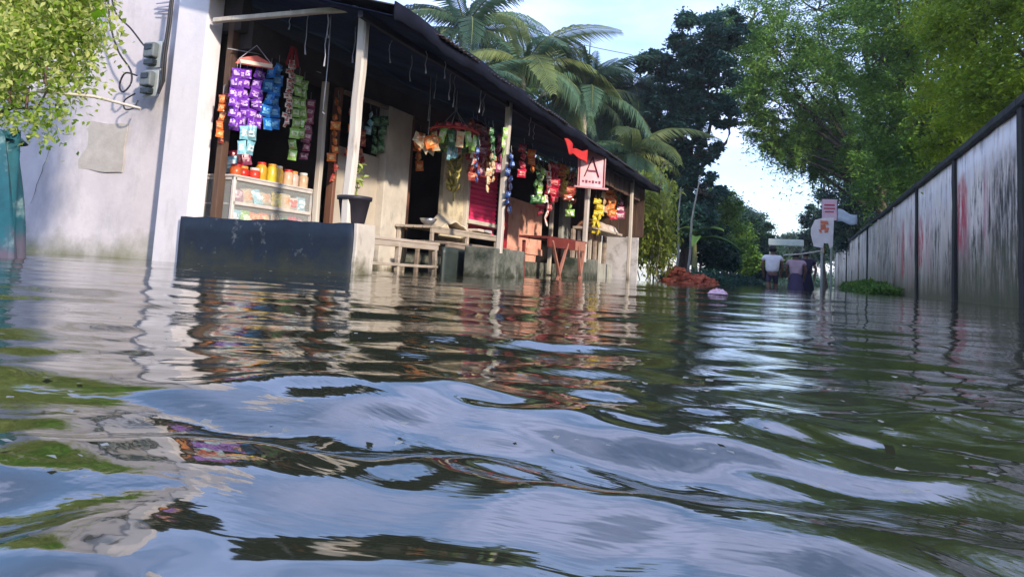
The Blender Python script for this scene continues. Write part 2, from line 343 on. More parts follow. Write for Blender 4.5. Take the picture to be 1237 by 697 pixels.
c = MB(); c.tube(smooth([(-6.08, 4.9, 1.62), (-6.19, 4.88, 1.55), (-6.16, 4.87, 1.46), (-6.05, 4.88, 1.47), (-6.03, 4.9, 1.55)]), .008, 6)
tag(c.build('power_cable', WIRE), 'small loose cable loop hanging under the lower meter', 'cable')

# ------------------------------------------------------------------ row of shops
sh = thing('shop_row', 'low row of open shops with pale posts under a dark sloping roof', 'shops', (0, 0, 0))
X0 = -5.05                                      # line of the shop fronts
def part(mb, name, mt, par=sh, **k): return mb.build(name, mt, par, **k)
# roof: tin sheets above, navy tarpaulin lining under them
def rz_(x): return 2.13 + (-3.05 - x)*.27
Y0R, Y1R = 4.72, 16.75
nsh = 16
for i in range(nsh):
    a = Y0R + (Y1R-Y0R)*i/nsh; b = a + (Y1R-Y0R)/nsh + .06; off = rnd.uniform(-.03, .03)
    ln_ = 2.3 if i == 0 else 5.3
    t_ = MB(); t_.sheet(lambda u, v: (-3.02 + off - ln_*v, a + (b-a)*u, rz_(-3.02 + off - ln_*v) + .055 + .012*math.sin(u*(b-a)/.09*6.283) + (.004 if i % 2 else 0) + .00*v), 40, 6, th=(0, 0, .004))
    part(t_, 'roof_sheet', TIN)
def sag(x, y): return .025*math.sin(y*1.9 + .6)*math.sin((x+3)*2.1) + .012*math.sin(y*5.3)*math.sin(x*4)
t_ = MB(); t_.sheet(lambda u, v: (-3.06 - 2.3*v, Y0R + .02 + (Y1R-Y0R-.04)*u, rz_(-3.06 - 2.3*v) - .03 + sag(-3.06-2.3*v, Y0R+12*u)), 120, 16, th=(0, 0, .006))
part(t_, 'roof_lining', TARP)
t_ = MB(); t_.sheet(lambda u, v: (-3.045 + .015*math.sin(u*60), Y0R + (Y1R-Y0R)*u, 2.222 - .15*v + .012*math.sin(u*47)*v + .006*math.sin(u*230)*v), 240, 2, th=(-.012, 0, 0))
part(t_, 'eave_flap', m('black_eave_flap', (.012, .015, .028), (.005, .006, .012), sc=3, rough=.9, bump=.4, spec=.1))
# posts on the road side
posts = [(-3.55, 5.03, .42, 2.28, .085), (-3.42, 8.08, .30, 2.22, .075), (-3.42, 11.85, .30, 2.22, .085), (-3.40, 15.3, -.5, 2.22, .075)]
for x, y, z0, z1, ww in posts:
    t_ = MB(); t_.beam((x - .015, y, z0), (x, y, z1), ww, ww*.95, seg=7, wob=.006, up=(0, 1, 0), ch=.18); part(t_, 'post', POSTW)
t_ = MB(); t_.beam((-3.42, 4.78, 2.17), (-3.42, 16.7, 2.17), .05, .06, seg=24, wob=.006); part(t_, 'eave_beam', m('black_stained_beam', (.02, .02, .03), rough=.9))
t_ = MB(); t_.beam((-5.25, 5.0, 2.33), (-3.62, 5.0, 2.315), .05, .045, seg=8, wob=.004); part(t_, 'tie_beam', POSTW)
for k in range(7):                              # poles carrying the lining
    y = 5.9 + k*1.75; t_ = MB(); t_.tube([(-3.3, y, 2.215), (-4.2, y+.02, 2.46), (-5.3, y, 2.755)], .02, 7); part(t_, 'rafter', WOODD)
# near end plinth and the two concrete blocks
t_ = MB(); t_.sheet(lambda u, v: (-5.36 + 1.94*u, 4.95 + .006*math.sin(u*9+v*5), -.6 + 1.025*v + (.006*math.sin(u*13) + .005*math.sin(u*41+1))*v), 24, 8, th=(0, .255, 0)); part(t_, 'plinth', NAVY)
t_ = MB(); t_.beam((-3.408, 5.08, -.6), (-3.408, 5.08, .424), .04, .275, seg=9, wob=.004, up=(0, 1, 0), ch=.2); part(t_, 'plinth_end', CREAML)
for y0, y1, z in ((7.9, 8.95, .37), (11.72, 12.75, .36)):
    t_ = MB(); t_.box((-3.62, (y0+y1)/2, z/2-.3), (.42, y1-y0, z+.6), jit=.012); bev(part(t_, 'concrete_block', CONC), .02, 3)
t_ = MB(); t_.box((-5.3, 11.0, -.18), (.5, 11.4, .9)); part(t_, 'floor_step', CONC)
t_ = MB(); t_.box((-6.6, 11.1, -.25), (2.4, 11.3, .7)); part(t_, 'floor', CONC)
# rooms: back wall, ceiling, partitions
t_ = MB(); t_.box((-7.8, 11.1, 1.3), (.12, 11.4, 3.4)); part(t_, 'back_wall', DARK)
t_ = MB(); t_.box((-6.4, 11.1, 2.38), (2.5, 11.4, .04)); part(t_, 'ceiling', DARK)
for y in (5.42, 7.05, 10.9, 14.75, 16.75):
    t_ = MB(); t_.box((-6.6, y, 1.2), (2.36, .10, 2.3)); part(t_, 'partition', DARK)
# front, from the near end
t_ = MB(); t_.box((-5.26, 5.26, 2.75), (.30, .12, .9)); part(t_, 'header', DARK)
t_ = MB(); t_.box((-5.23, 5.24, 1.3), (.07, .09, 2.2)); bev(part(t_, 'door_frame', WOODD), .008)
t_ = MB(); t_.beam((-5.02, 6.50, .0), (-5.05, 6.50, 2.12), .07, .06, seg=5, wob=.004, up=(0, 1, 0)); part(t_, 'counter_post', POSTW)
t_ = MB(); t_.beam((-5.06, 6.77, .0), (-5.06, 6.77, 2.12), .10, .06, seg=4, wob=.004, up=(0, 1, 0)); part(t_, 'door_frame', m('reddish_brown_wood', (.22, .10, .06), (.10, .05, .035), sc=8, rough=.6, stretch=(1, 1, .2)))
t_ = MB(); t_.box((-5.10, 7.30, .50), (.06, .98, 1.9)); part(t_, 'wall_panel', CREAM)            # cream low wall
t_ = MB(); t_.beam((-5.0, 6.80, 2.08), (-5.0, 8.4, 2.12), .05, .05, seg=5, wob=.004); part(t_, 'lintel', WOOD)
t_ = MB(); t_.box((-5.04, 8.05, 1.06), (.16, .60, 2.16)); bev(part(t_, 'wide_pillar', CREAML), .012)
t_ = MB(); t_.box((-5.09, 8.47, 1.06), (.10, .16, 2.16)); bev(part(t_, 'door_frame', m('reddish_brown_wood')), .008)
t_ = MB(); t_.box((-5.10, 9.95, .95), (.06, .75, 2.1)); part(t_, 'wall_panel', m('pale_yellow_panel', (.70, .62, .44), (.55, .48, .34), sc=3, rough=.7, stain=(.3, .25, .18), st_sc=3))
t_ = MB(); t_.box((-5.04, 10.36, 1.1), (.08, .09, 2.1)); bev(part(t_, 'door_frame', POSTW), .006)
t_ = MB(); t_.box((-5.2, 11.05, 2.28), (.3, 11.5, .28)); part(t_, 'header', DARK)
t_ = MB(); t_.box((-5.16, 11.1, 1.4), (.03, 1.4, 1.5)); sb_ = part(t_, 'shutter', PINK)
sl_ = MB(); sl_.sheet(lambda u, v: (.022*math.sin(v*math.pi)**.8, (u-.5)*1.36, (v-.5)*.078), 1, 5, th=(-.008, 0, 0), smooth=False); slm = sl_.mesh('slat', PINK)
for k in range(14):
    put('slat', slm, sb_, (-5.13, 11.1, .92 + k*.08))
t_ = MB(); t_.box((-5.06, 11.1, .84), (.22, 1.5, .07)); bev(part(t_, 'sill', CREAML), .008)
t_ = MB(); t_.box((-5.04, 12.0, 1.2), (.10, .20, 2.2)); bev(part(t_, 'door_frame', REDF), .008)
t_ = MB(); t_.box((-5.10, 13.2, .95), (.06, 2.0, 1.0), jit=.01); part(t_, 'wall_panel', SALMON)
t_ = MB(); t_.box((-5.08, 13.2, .48), (.09, 2.0, .12), jit=.01); part(t_, 'ledge', SALMON)
t_ = MB(); t_.box((-5.10, 13.0, .25), (.06, 1.8, .40), jit=.01); part(t_, 'wall_panel', SALMON)
t_ = MB(); t_.box((-5.02, 14.65, 1.15), (.07, .10, 2.25)); bev(part(t_, 'door_frame', POSTW), .006)
t_ = MB(); t_.box((-5.05, 15.7, 1.1), (.10, .62, 2.2)); bev(part(t_, 'wide_pillar', m('grey_cement_pillar', (.42, .42, .38), (.28, .28, .25), sc=4, rough=.9, bump=.3)), .01)
# timber stall closing the far end: boards with gaps, a low cement wall, the white end panel
for k in range(7):
    t_ = MB(); t_.box((-4.15, 13.5 + k*.42, .62), (.05, .09 if k % 2 else .17, .70), jit=.006); part(t_, 'board', POSTW if k % 2 else WOOD)
t_ = MB(); t_.box((-4.05, 14.6, .05), (.12, 3.1, .56), jit=.01); part(t_, 'low_wall', m('grey_cement_pillar'))
t_ = MB(); t_.box((-4.0, 14.9, 1.02), (.5, 2.3, .05)); bev(part(t_, 'shelf_board', WOODP), .006)
t_ = MB(); t_.box((-3.84, 16.35, .36), (.80, .06, 1.25), jit=.01); part(t_, 'end_panel', m('white_end_panel', (.66, .64, .64), (.5, .48, .48), sc=3, rough=.8, stain=(.3, .28, .25), st_sc=3))
for k in range(10):
    t_ = MB(); hh_ = 1.2 if k < 2 else 2.3; t_.box((-3.50 - k*.2, 16.7, 2.22 - hh_/2), (.19, .03, hh_), jit=.006); part(t_, 'board', WOODD)
for k in range(10):
    t_ = MB(); t_.box((-3.46, 12.4 + k*.42, 1.99 + .01*(k % 2)), (.03, .36, .30), jit=.008); part(t_, 'board', WOODD)
# strings and cobweb threads hanging from the lining
i = 0
for (x, y, ln) in [(-3.9, 5.4, .35), (-3.7, 5.7, .22), (-4.3, 5.2, .42), (-4.1, 5.25, .2), (-3.75, 6.2, .28), (-3.5, 6.6, .32), (-3.6, 6.9, .35), (-3.9, 7.0, .3), (-3.4, 7.2, .3), (-3.5, 7.5, .25), (-3.7, 7.9, .25), (-3.95, 5.05, .5), (-3.4, 8.8, .25), (-3.6, 9.5, .22), (-4.6, 5.3, .2), (-3.3, 6.1, .18), (-3.35, 5.8, .22)]:
    t_ = MB(); z = rz_(x) - .05; pts = [(x + rnd.uniform(-.012, .012), y + rnd.uniform(-.012, .012), z - ln*q/5) for q in range(6)]
    t_.tube(pts, [.004]*5 + [.009], 5); part(t_, 'hanging_thread', STRING)
for (x, y, z0, z1) in [(-4.12, 5.3, 2.4, 1.45), (-4.2, 7.42, 2.4, 1.85)]:
    t_ = MB(); t_.tube([(x, y, z0), (x+.01, y, (z0+z1)/2), (x, y, z1), (x+.012, y, z1+.01)], [.005, .005, .005, .018], 6); part(t_, 'hanging_thread', STRING)

# ------------------------------------------------------------------ counter and goods of the first shop
ct = thing('display_counter', 'white framed glass display counter full of packets in the nearest shop', 'counter', (-5.1, 5.9, 0))
FR = m('counter_white_paint', (.70, .66, .62), (.55, .50, .46), sc=9, rough=.5, bump=.1)
GL = bpy.data.materials.new('counter_glass'); GL.use_nodes = True
gp = GL.node_tree.nodes['Principled BSDF']; gp.inputs['Base Color'].default_value = (.9, .95, .93, 1); gp.inputs['Alpha'].default_value = .16; gp.inputs['Roughness'].default_value = .05
def cbar(a, b, w_=.035): t_ = MB(); t_.beam(a, b, w_, w_, ch=.15); return t_
x0, x1, ya, yb = 0, -.55, -.60, .60
for a, b in [((x0, ya, .3), (x0, ya, .86)), ((x0, yb, .3), (x0, yb, .86)), ((x1, ya, .3), (x1, ya, .86)), ((x1, yb, .3), (x1, yb, .86)),
             ((x0, ya, .84), (x0, yb, .84)), ((x0, ya, .38), (x0, yb, .38)), ((x0, ya, .60), (x0, yb, .60)), ((x0, ya, .84), (x1, ya, .84)), ((x0, ya, .38), (x1, ya, .38))]:
    part(cbar(a, b), 'frame_bar', FR, ct)
t_ = MB(); t_.box((-.275, 0, .868), (.60, 1.26, .02)); bev(part(t_, 'counter_top', FR, ct), .004)
for z in (.37, .595): t_ = MB(); t_.box((-.28, 0, z), (.52, 1.15, .012)); part(t_, 'shelf', FR, ct)
t_ = MB(); t_.box((-.002, 0, .61), (.004, 1.15, .44)); part(t_, 'pane', GL, ct)
t_ = MB(); t_.box((-.275, -.602, .61), (.5, .004, .44)); part(t_, 'pane', GL, ct)
t_ = MB(); t_.box((-.56, 0, .60), (.01, 1.2, .5)); part(t_, 'back_board', m('counter_white_paint'), ct)
t_ = MB(); t_.box((-.28, 0, .15), (.55, 1.2, .36)); part(t_, 'base', WOOD, ct)

_pill = {}
def pillow(w_, h_, d_, mats, key):
    """snack packet: puffed body, crimped ends, a lighter printed patch in the middle"""
    if key in _pill: return _pill[key]
    rk = random.Random(key)
    b_ = MB(); nu, nv = 6, 8
    for s_ in (1, -1):
        vs = []; fs = []; mi = []
        for j in range(nv+1):
            for i_ in range(nu+1):
                u, v = i_/nu, j/nv; pf = (math.sin(math.pi*u)**.5)*(max(0, math.sin(math.pi*(v*1.16-.08)))**.55)
                e_ = 0 if i_ in (0, nu) or j in (0, nv) else 1
                vs.append((s_*pf*d_/2*(1 + e_*rk.uniform(-.45, .45)), (u-.5)*w_*(1 - .08*math.sin(math.pi*v)) + e_*rk.uniform(-.05, .05)*w_, (v-.5)*h_ + e_*rk.uniform(-.03, .03)*h_))
        for j in range(nv):
            for i_ in range(nu):
                q = (j*(nu+1)+i_, j*(nu+1)+i_+1, (j+1)*(nu+1)+i_+1, (j+1)*(nu+1)+i_)
                k = 1 if (2 <= j <= 5 and 1 <= i_ <= 4 and rk.random() < .8) else 0
                b_.add([vs[a] for a in (q if s_ > 0 else q[::-1])], [(0, 1, 2, 3)], k, True)
    _pill[key] = b_.mesh('packet', mats); return _pill[key]
PK = {}
def pk(name, a, b): 
    ma = plain(name + '_film', a, .28, .16, spec=.6); mb_ = plain(name + '_print', b, .3, .1, spec=.6); return [ma, mb_]
PURPLE = pk('violet', (.22, .05, .55), (.72, .50, .92)); BLUE = pk('blue', (.02, .20, .66), (.18, .52, .88)); RW = pk('red_white', (.88, .75, .68), (.75, .05, .03))
GREEN = pk('lime', (.34, .62, .14), (.80, .90, .60)); TEAL = pk('aqua', (.28, .62, .74), (.82, .93, .96)); ORANGE = pk('orange', (.80, .20, .04), (.92, .52, .20))
BROWN = pk('maroon', (.34, .05, .04), (.62, .24, .14)); CRIM = pk('crimson', (.55, .02, .06), (.80, .25, .25)); YEL = pk('yellow', (.75, .55, .02), (.85, .75, .20)); NAVYP = pk('navy', (.02, .05, .22), (.35, .48, .72))
CREMP = pk('cream', (.70, .55, .34), (.80, .35, .15)); DGR = pk('dark_green', (.03, .13, .04), (.22, .40, .20)); PLUM = pk('plum', (.34, .08, .16), (.72, .48, .54))
def strip(label, x, y, ztop, zbot, w_, n, mats, key, group, tilt=0, face=0.0, crease=.0):
    t_ = thing('sachet_strip', label, 'packets', (x, y, ztop), group, rz=face)
    hh = (ztop-zbot)/n; mes = [pillow(w_, hh*.98, min(w_, hh)*.48, mats, key + v_) for v_ in ('', 'b', 'c')]
    b_ = MB(); b_.tube([(0, 0, .09), (0, 0, .045), (.012, 0, .02), (0, 0, -.005)], .003, 5); b_.build('hook', STRING, t_)
    for k in range(n):
        o = put('sachet', mes[rnd.randrange(3)], t_, (rnd.uniform(-.03, .03), rnd.uniform(-.014, .014) + tilt*k, -hh*(k+.5)), rot=(rnd.uniform(-.13, .13), rnd.uniform(-.35, .35), rnd.uniform(-.8, .8))); o.scale = (rnd.uniform(.7, 1.3), rnd.uniform(.88, 1.12), rnd.uniform(.92, 1.08))
    return t_
G1 = 'sachet strips hanging in the nearest shop'
FC = -.75                                        # strips turn towards the end of the porch
def s1(label, u_y, zt, zb, w_, n, mats, key, dx=0): return strip(label, -5.02 - dx + .0, u_y + .06, zt, zb, w_, n, mats, key, G1, face=FC)
s1('leftmost column of violet sachets beside the corner column of the nearest shop', 4.99, 1.86, 1.30, .085, 6, PURPLE, 'p1', -.06)
s1('violet sachet column below the left end of the red hanger card', 5.09, 1.88, 1.28, .10, 6, PURPLE, 'p2')
s1('violet sachet column below the middle of the red hanger card', 5.21, 1.92, 1.34, .10, 6, PURPLE, 'p2', .03)
s1('violet sachet column below the right end of the red hanger card', 5.34, 1.96, 1.34, .10, 6, PURPLE, 'p2', .02)
s1('darker violet column next to the first blue sachets', 5.44, 1.96, 1.38, .07, 7, PURPLE, 'p3', .05)
s1('left of the two bright blue sachet columns in the nearest shop', 5.51, 2.03, 1.37, .11, 5, BLUE, 'b1')
s1('right of the two bright blue sachet columns in the nearest shop', 5.64, 2.10, 1.41, .11, 6, BLUE, 'b2', .02)
s1('narrow red and white sachet column between blue and lime strips', 5.76, 2.18, 1.45, .055, 14, RW, 'rw', -.03)
s1('second red and white sachet column touching the lime strips', 5.83, 2.16, 1.5, .05, 12, RW, 'rw2', -.01)
s1('long lime green sachet column reaching lowest of all beside the counter', 5.95, 2.06, 1.13, .10, 8, GREEN, 'g1')
s1('shorter lime green sachet column nearest the pale counter post', 6.06, 2.04, 1.40, .09, 6, GREEN, 'g2', .02)
s1('left of the two pale aqua sachets under the violet strips', 5.16, 1.34, 1.06, .09, 2, TEAL, 't1', -.05)
s1('right of the two pale aqua sachets under the violet strips', 5.28, 1.36, 1.08, .09, 2, TEAL, 't1', -.05)
s1('orange sachet column at the far left against the door frame', 4.91 + .12, 1.62, 1.20, .07, 5, ORANGE, 'o1', .12)
s1('maroon sachet column behind the orange one at the door frame', 5.0 + .12, 1.66, 1.16, .07, 6, BROWN, 'br1', .2)
s1('plum coloured sachet column against the pale counter post', 6.23, 1.86, 1.40, .10, 5, PLUM, 'pl1', .05)
s1('second plum sachet column half behind the lime strips', 6.34, 1.78, 1.20, .10, 6, PLUM, 'pl2', .15)
# hangers
hg = thing('hanger_card', 'red and cream triangular hanger card above the violet sachets', 'hanger', (-4.95, 5.28, 1.94), rz=FC)
t_ = MB(); t_.add([(0, -.19, 0), (0, .16, 0), (0, .14, .05), (0, .0, .11), (0, -.15, .06), (.02, -.19, 0), (.02, .16, 0), (.02, .14, .05), (.02, 0, .11), (.02, -.15, .06)],
      [(4, 3, 2, 1, 0), (5, 6, 7, 8, 9), (0, 1, 6, 5), (1, 2, 7, 6), (2, 3, 8, 7), (3, 4, 9, 8), (4, 0, 5, 9)]); part(t_, 'card', plain('hanger_red', (.62, .08, .06)), hg)
t_ = MB(); t_.box((.026, .0, .025), (.012, .30, .035)); part(t_, 'band', plain('hanger_cream', (.75, .60, .45)), hg)
t_ = MB(); t_.tube([(.01, -.16, .05), (.01, -.01, .21), (.01, .14, .05)], .005, 5); part(t_, 'hanging_wire', STRING, hg)
hg = thing('hanger_ribbon', 'tuft of red ribbon from which the blue and lime strips hang', 'ribbon', (-4.97, 5.82, 2.14))
for k in range(7):
    t_ = MB(); a = k*.9; t_.sheet(lambda u, v: (.02*math.cos(a) + .03*v*math.cos(a), .03*math.sin(a) + (u-.5)*.025 + .05*v*math.sin(a), .17 - .2*v), 2, 4, th=(.003, 0, 0)); part(t_, 'ribbon', plain('ribbon_red', (.60, .05, .07)), hg)
t_ = MB(); t_.tube([(-5.15, 5.1, 2.08), (-5.1, 5.6, 2.16), (-5.05, 6.4, 2.2)], .006, 5); tag(t_.build('goods_line', STRING), 'thin cord strung across the nearest shop above the sachets', 'cord')
# jars and packets on the counter
jarc = [('orange_red', (.60, .12, .03)), ('bright_red', (.66, .03, .02)), ('scarlet', (.70, .06, .03)), ('amber', (.80, .42, .03)), ('lemon', (.85, .62, .05)), ('golden', (.82, .48, .08)), ('peach', (.80, .50, .32)), ('pale_pink', (.74, .55, .46)), ('biscuit', (.66, .46, .30))]
desc = ['low orange tub at the left end of the counter top', 'bright red tub second from the left on the counter top', 'scarlet tub third from the left on the counter top', 'amber jar left of the tall lemon yellow jar on the counter', 'tall lemon yellow jar in the middle of the counter top', 'golden jar right of the tall lemon yellow jar on the counter', 'peach coloured jar on the right half of the counter top', 'pale pink jar second from the right end of the counter top', 'biscuit coloured jar at the right end of the counter top']
lidm = [plain('lid_red', (.60, .03, .03)), plain('lid_white', (.7, .66, .62)), plain('lid_orange', (.7, .3, .05))]
for k, (nm, c_) in enumerate(jarc):
    hh = .09 if k < 3 else (.17 if k in (3, 4, 5) else .15); rr_ = .062 if k < 3 else .058
    j = thing('plastic_jar', desc[k], 'jar', (-5.17 - .03*(k % 2), 5.38 + k*.128, .879), 'jars and tubs on the counter top')
    b_ = MB(); b_.lathe((0, 0, 0), [(0, 0), (rr_*.92, 0), (rr_, .012), (rr_, hh*.8), (rr_*.8, hh*.92), (rr_*.7, hh)], 14); part(b_, 'body', plain(nm + '_sweets', c_, .3, 0, tuple(v*.55 for v in c_)), j)
    b_ = MB(); b_.lathe((0, 0, hh-.004), [(rr_*.78, 0), (rr_*.8, .02), (rr_*.74, .026), (0, .026)], 14); part(b_, 'lid', lidm[(k*2) % 3], j)
for k, (y, z, cc, lb) in enumerate([(5.50, 1.07, CRIM, 'crimson packet standing on the tubs behind the aqua sachets'), (5.62, 1.10, PLUM, 'plum packet leaning behind the yellow jars on the counter'), (5.44, 1.0, TEAL, 'pale packet lying on the red tubs of the counter')]):
    tag(put('snack_packet', pillow(.13, .16, .06, cc, 'sp%d' % k), None, (-5.3, y, z), rot=(.2, .1, FC)), lb, 'packet', 'packets behind the counter jars')
words = ['far left', 'second', 'third', 'fourth', 'fifth', 'sixth', 'seventh', 'rightmost']
cols = [PLUM, CREMP, TEAL, CREMP, YEL, CREMP, RW, TEAL]
for row, z, nm in ((0, .69, 'upper'), (1, .465, 'lower')):
    for k in range(8):
        cc = cols[k] if row == 0 else [TEAL, GREEN, ORANGE, ORANGE, CREMP, DGR, CRIM, PLUM][k]
        o = put('biscuit_packet', pillow(.135, .165, .08, cc, 'bp%d%d' % (row, k)), None, (-5.145 - rnd.uniform(0, .03), 5.40 + k*.143, z + rnd.uniform(-.005, .01)), rot=(rnd.uniform(-.2, .2) + (math.pi/2 if (k+row) % 3 == 0 else 0), rnd.uniform(-.3, 0), rnd.uniform(-.4, .2)))
        cn = cc[0].name.replace('_film', '').replace('_', ' ')
        tag(o, '%s packet, %s in the row on the %s glass shelf of the counter' % (cn, words[k] if k else 'leftmost', nm), 'packet', 'packets inside the glass counter')
# second bay: strips behind the first post
G2 = 'strips hung in the bay behind the potted plant'
strip('orange sachet column between the brown frame and the first post', -4.95, 6.62, 1.96, 1.22, .12, 8, ORANGE, 'o2', G2)
strip('maroon sachets hanging below the orange column at the brown frame', -4.98, 6.70, 1.22, .98, .10, 2, BROWN, 'br2', G2)
strip('crimson sachet column right of the first post', -4.98, 7.06, 1.80, 1.30, .12, 4, CRIM, 'c1', G2)
strip('maroon sachet column beside the crimson one', -5.0, 7.22, 1.72, 1.28, .12, 4, BROWN, 'br3', G2)
strip('left of two dark green sachet columns above the cream wall', -5.0, 7.5, 1.95, 1.45, .12, 4, DGR, 'dg1', G2)
strip('right of two dark green sachet columns, next to the wide pillar', -5.0, 7.66, 1.98, 1.52, .12, 4, DGR, 'dg1', G2)

strip('orange and cream sachets just left of the first post', -4.9, 6.86, 1.90, 1.30, .11, 6, ORANGE, 'o3', G2)
strip('second crimson column half hidden by the first post', -4.96, 6.96, 1.74, 1.34, .11, 4, CRIM, 'c2', G2)
strip('small aqua sachets above the pot, highest in the second bay', -5.0, 7.36, 1.98, 1.68, .10, 3, TEAL, 't9', G2)

# potted plant on the plinth
pt = thing('potted_plant', 'thin leafy sapling in a black plastic pot on the end plinth', 'plant', (-3.565, 5.12, .43))
b_ = MB(); b_.lathe((0, 0, 0), [(0, 0), (.095, 0), (.10, .005), (.135, .20), (.15, .203), (.152, .235), (.14, .237), (.128, .20), (.0, .195)], 22); part(b_, 'pot', BLACKP, pt)
b_ = MB(); b_.lathe((0, 0, .19), [(.126, 0), (.08, .012), (0, .018)], 14); part(b_, 'soil', SOIL, pt)
b_ = MB(); b_.tube([(0, 0, .19), (.01, .01, .32), (-.01, .0, .45), (.0, 0, .56)], [.008, .006, .005, .003], 6); part(b_, 'stem', m('green_stem', (.25, .30, .08)), pt)
POTL = leafmat('pot_leaf', [(.22, .30, .05), (.42, .50, .12), (.60, .62, .22)])
def leaf_mesh(l, w_, mt, fold=.25, name='leaf'):
    b_ = MB(); b_.add([(0, 0, 0), (l*.35, w_*.5, fold*w_), (l*.75, w_*.35, fold*w_*.6), (l, 0, -.12*l), (l*.75, -w_*.35, fold*w_*.6), (l*.35, -w_*.5, fold*w_), (l*.5, 0, -.02*l)],
       [(0, 6, 1), (1, 6, 2), (2, 6, 3), (3, 6, 4), (4, 6, 5), (5, 6, 0)], 0, False); return b_.mesh(name, mt)
lm = leaf_mesh(.075, .035, POTL)
for k in range(34):
    z = .26 + .30*rnd.random(); put('leaf', lm, pt, (rnd.uniform(-.06, .06), rnd.uniform(-.06, .06), z), rot=(rnd.uniform(-.5, .5), rnd.uniform(-.5, .9), rnd.uniform(0, 6.28)))

# ------------------------------------------------------------------ benches and tables
def bench(label, x0, x1, y0, y1, z, name='wooden_bench', cat='bench', mt=WOODP, planks=3, lw=.05, brace=.12, group=None):
    t_ = thing(name, label, cat, ((x0+x1)/2, (y0+y1)/2, 0), group); cx, cy = (x0+x1)/2, (y0+y1)/2
    pw = (x1-x0)/planks
    for k in range(planks):
        b_ = MB(); b_.beam((x0-cx+pw*(k+.5), y0-cy-.03, z-.02), (x0-cx+pw*(k+.5)+rnd.uniform(-.005, .005), y1-cy+.03, z-.02), pw*.93, .032, seg=4, wob=.003, ch=.15); part(b_, 'plank', mt, t_)
    b_ = MB(); b_.beam((x1-cx-.02, y0-cy, z-.065), (x1-cx-.02, y1-cy, z-.065), .03, .055, seg=3, wob=.002); part(b_, 'apron', mt, t_)
    for sx in (x0-cx+.03, x1-cx-.03):
        for k, sy in enumerate((y0-cy+.04, (y0+y1)/2-cy, y1-cy-.04)):
            b_ = MB(); b_.beam((sx + (.03 if sx > 0 else -.03), sy + rnd.uniform(-.03, .03), -.5), (sx, sy, z-.04), lw, lw*.8, seg=3, wob=.004, up=(0, 1, 0)); part(b_, 'leg', mt, t_)
    if brace:
        b_ = MB(); b_.beam((x1-cx-.01, y0-cy, brace), (x1-cx-.01, y1-cy, brace-.01), .03, .03, seg=3, wob=.003); part(b_, 'stretcher', mt, t_)
    return t_
bench('long pale wooden bench beside the near plinth, legs in the water', -4.30, -3.84, 5.55, 7.25, .37, brace=.10)
bench('low dark bench under the pink shutter, behind the second post', -4.45, -3.98, 7.75, 9.75, .41, lw=.05, brace=0, mt=WOOD)
tb = bench('rough wooden table laid with cloths in front of the pink shutter', -4.95, -4.40, 8.1, 10.3, .62, name='stall_table', cat='table', mt=WOODP, planks=4, brace=0)
t_ = MB(); t_.sheet(lambda u, v: (-3.95 + .0*u, 7.6 + 1.25*u, -.1 + .43*v + .008*math.sin(u*9)), 12, 6, th=(-.04, 0, 0)); tag(t_.build('metal_trough', m('dark_green_sheet_metal', (.045, .06, .055), (.02, .03, .028), sc=4, rough=.45, bump=.2)), 'dark green metal trough side standing under the low bench', 'trough')
# folded cloth and bowl on the table
t_ = MB(); t_.sheet(lambda u, v: (-4.62 + .22*(v-.5)*1.2, 8.55 + .95*u, .635 + .20*math.sin(math.pi*min(1, u*1.15))**1.2*(1-.55*v) + .012*math.sin(u*21+v*5)), 18, 8, th=(-.02, 0, -.02))
tag(t_.build('folded_cloth', m('cream_cloth', (.72, .64, .50), (.58, .50, .38), sc=6, rough=.9, bump=.3)), 'heap of cream cloth on the table below the hanging bananas', 'cloth')
bw = MB(); bw.lathe((-4.6, 8.33, .63), [(0, 0), (.05, .0), (.10, .05), (.12, .09), (.115, .09), (.09, .05), (0, .015)], 16); tag(bw.build('tin_bowl', m('dull_tin', (.45, .47, .5), rough=.3, metal=.7)), 'dull tin bowl on the table by the dark doorway', 'bowl')
for k, (yy, cc) in enumerate([(9.65, 'pale_tray'), (9.95, 'grey_tray')]):
    b_ = MB(); b_.box((-4.55, yy, .655 + .0*k), (.28, .22, .04), jit=.008); tag(bev(b_.build('tray', plain(cc, (.6, .58, .6) if k else (.72, .6, .5))), .01), ['pale flat tray on the table left of the grey one', 'grey flat tray at the far end of the table by the second post'][k], 'tray')

# red table with crossed legs
rt = thing('red_folding_table', 'rusty red table on crossed legs between the two concrete blocks', 'table', (-3.55, 10.55, 0))
for k in range(3):
    b_ = MB(); b_.beam((-.17+.17*k, -.90, .60), (-.17+.17*k, .98, .62), .155, .035, seg=4, wob=.004); part(b_, 'plank', REDW, rt)
b_ = MB(); b_.beam((.24, -.98, .53), (.24, .30, .54), .03, .15, seg=3, wob=.003); part(b_, 'apron', REDW, rt)
b_ = MB(); b_.beam((.24, .32, .54), (.24, .90, .55), .03, .15, seg=2, wob=.003); part(b_, 'apron', m('faded_orange_wood', (.44, .20, .14), (.30, .12, .08), sc=6, rough=.6, bump=.3), rt)
for sx in (-.2, .24):
    for (a, b) in (((-.85, -.05), (-.05, -.85), (.92, .45), (.45, .90)) if sx > 0 else ((-.8, -.8), (.9, .9))):
        b_ = MB(); b_.beam((sx + .02, a, -.45), (sx + (.012 if a > b else 0), b, .55), .035, .045, seg=3, wob=.004, up=(1, 0, 0)); part(b_, 'leg', m('faded_orange_wood') if sx > 0 else REDW, rt)

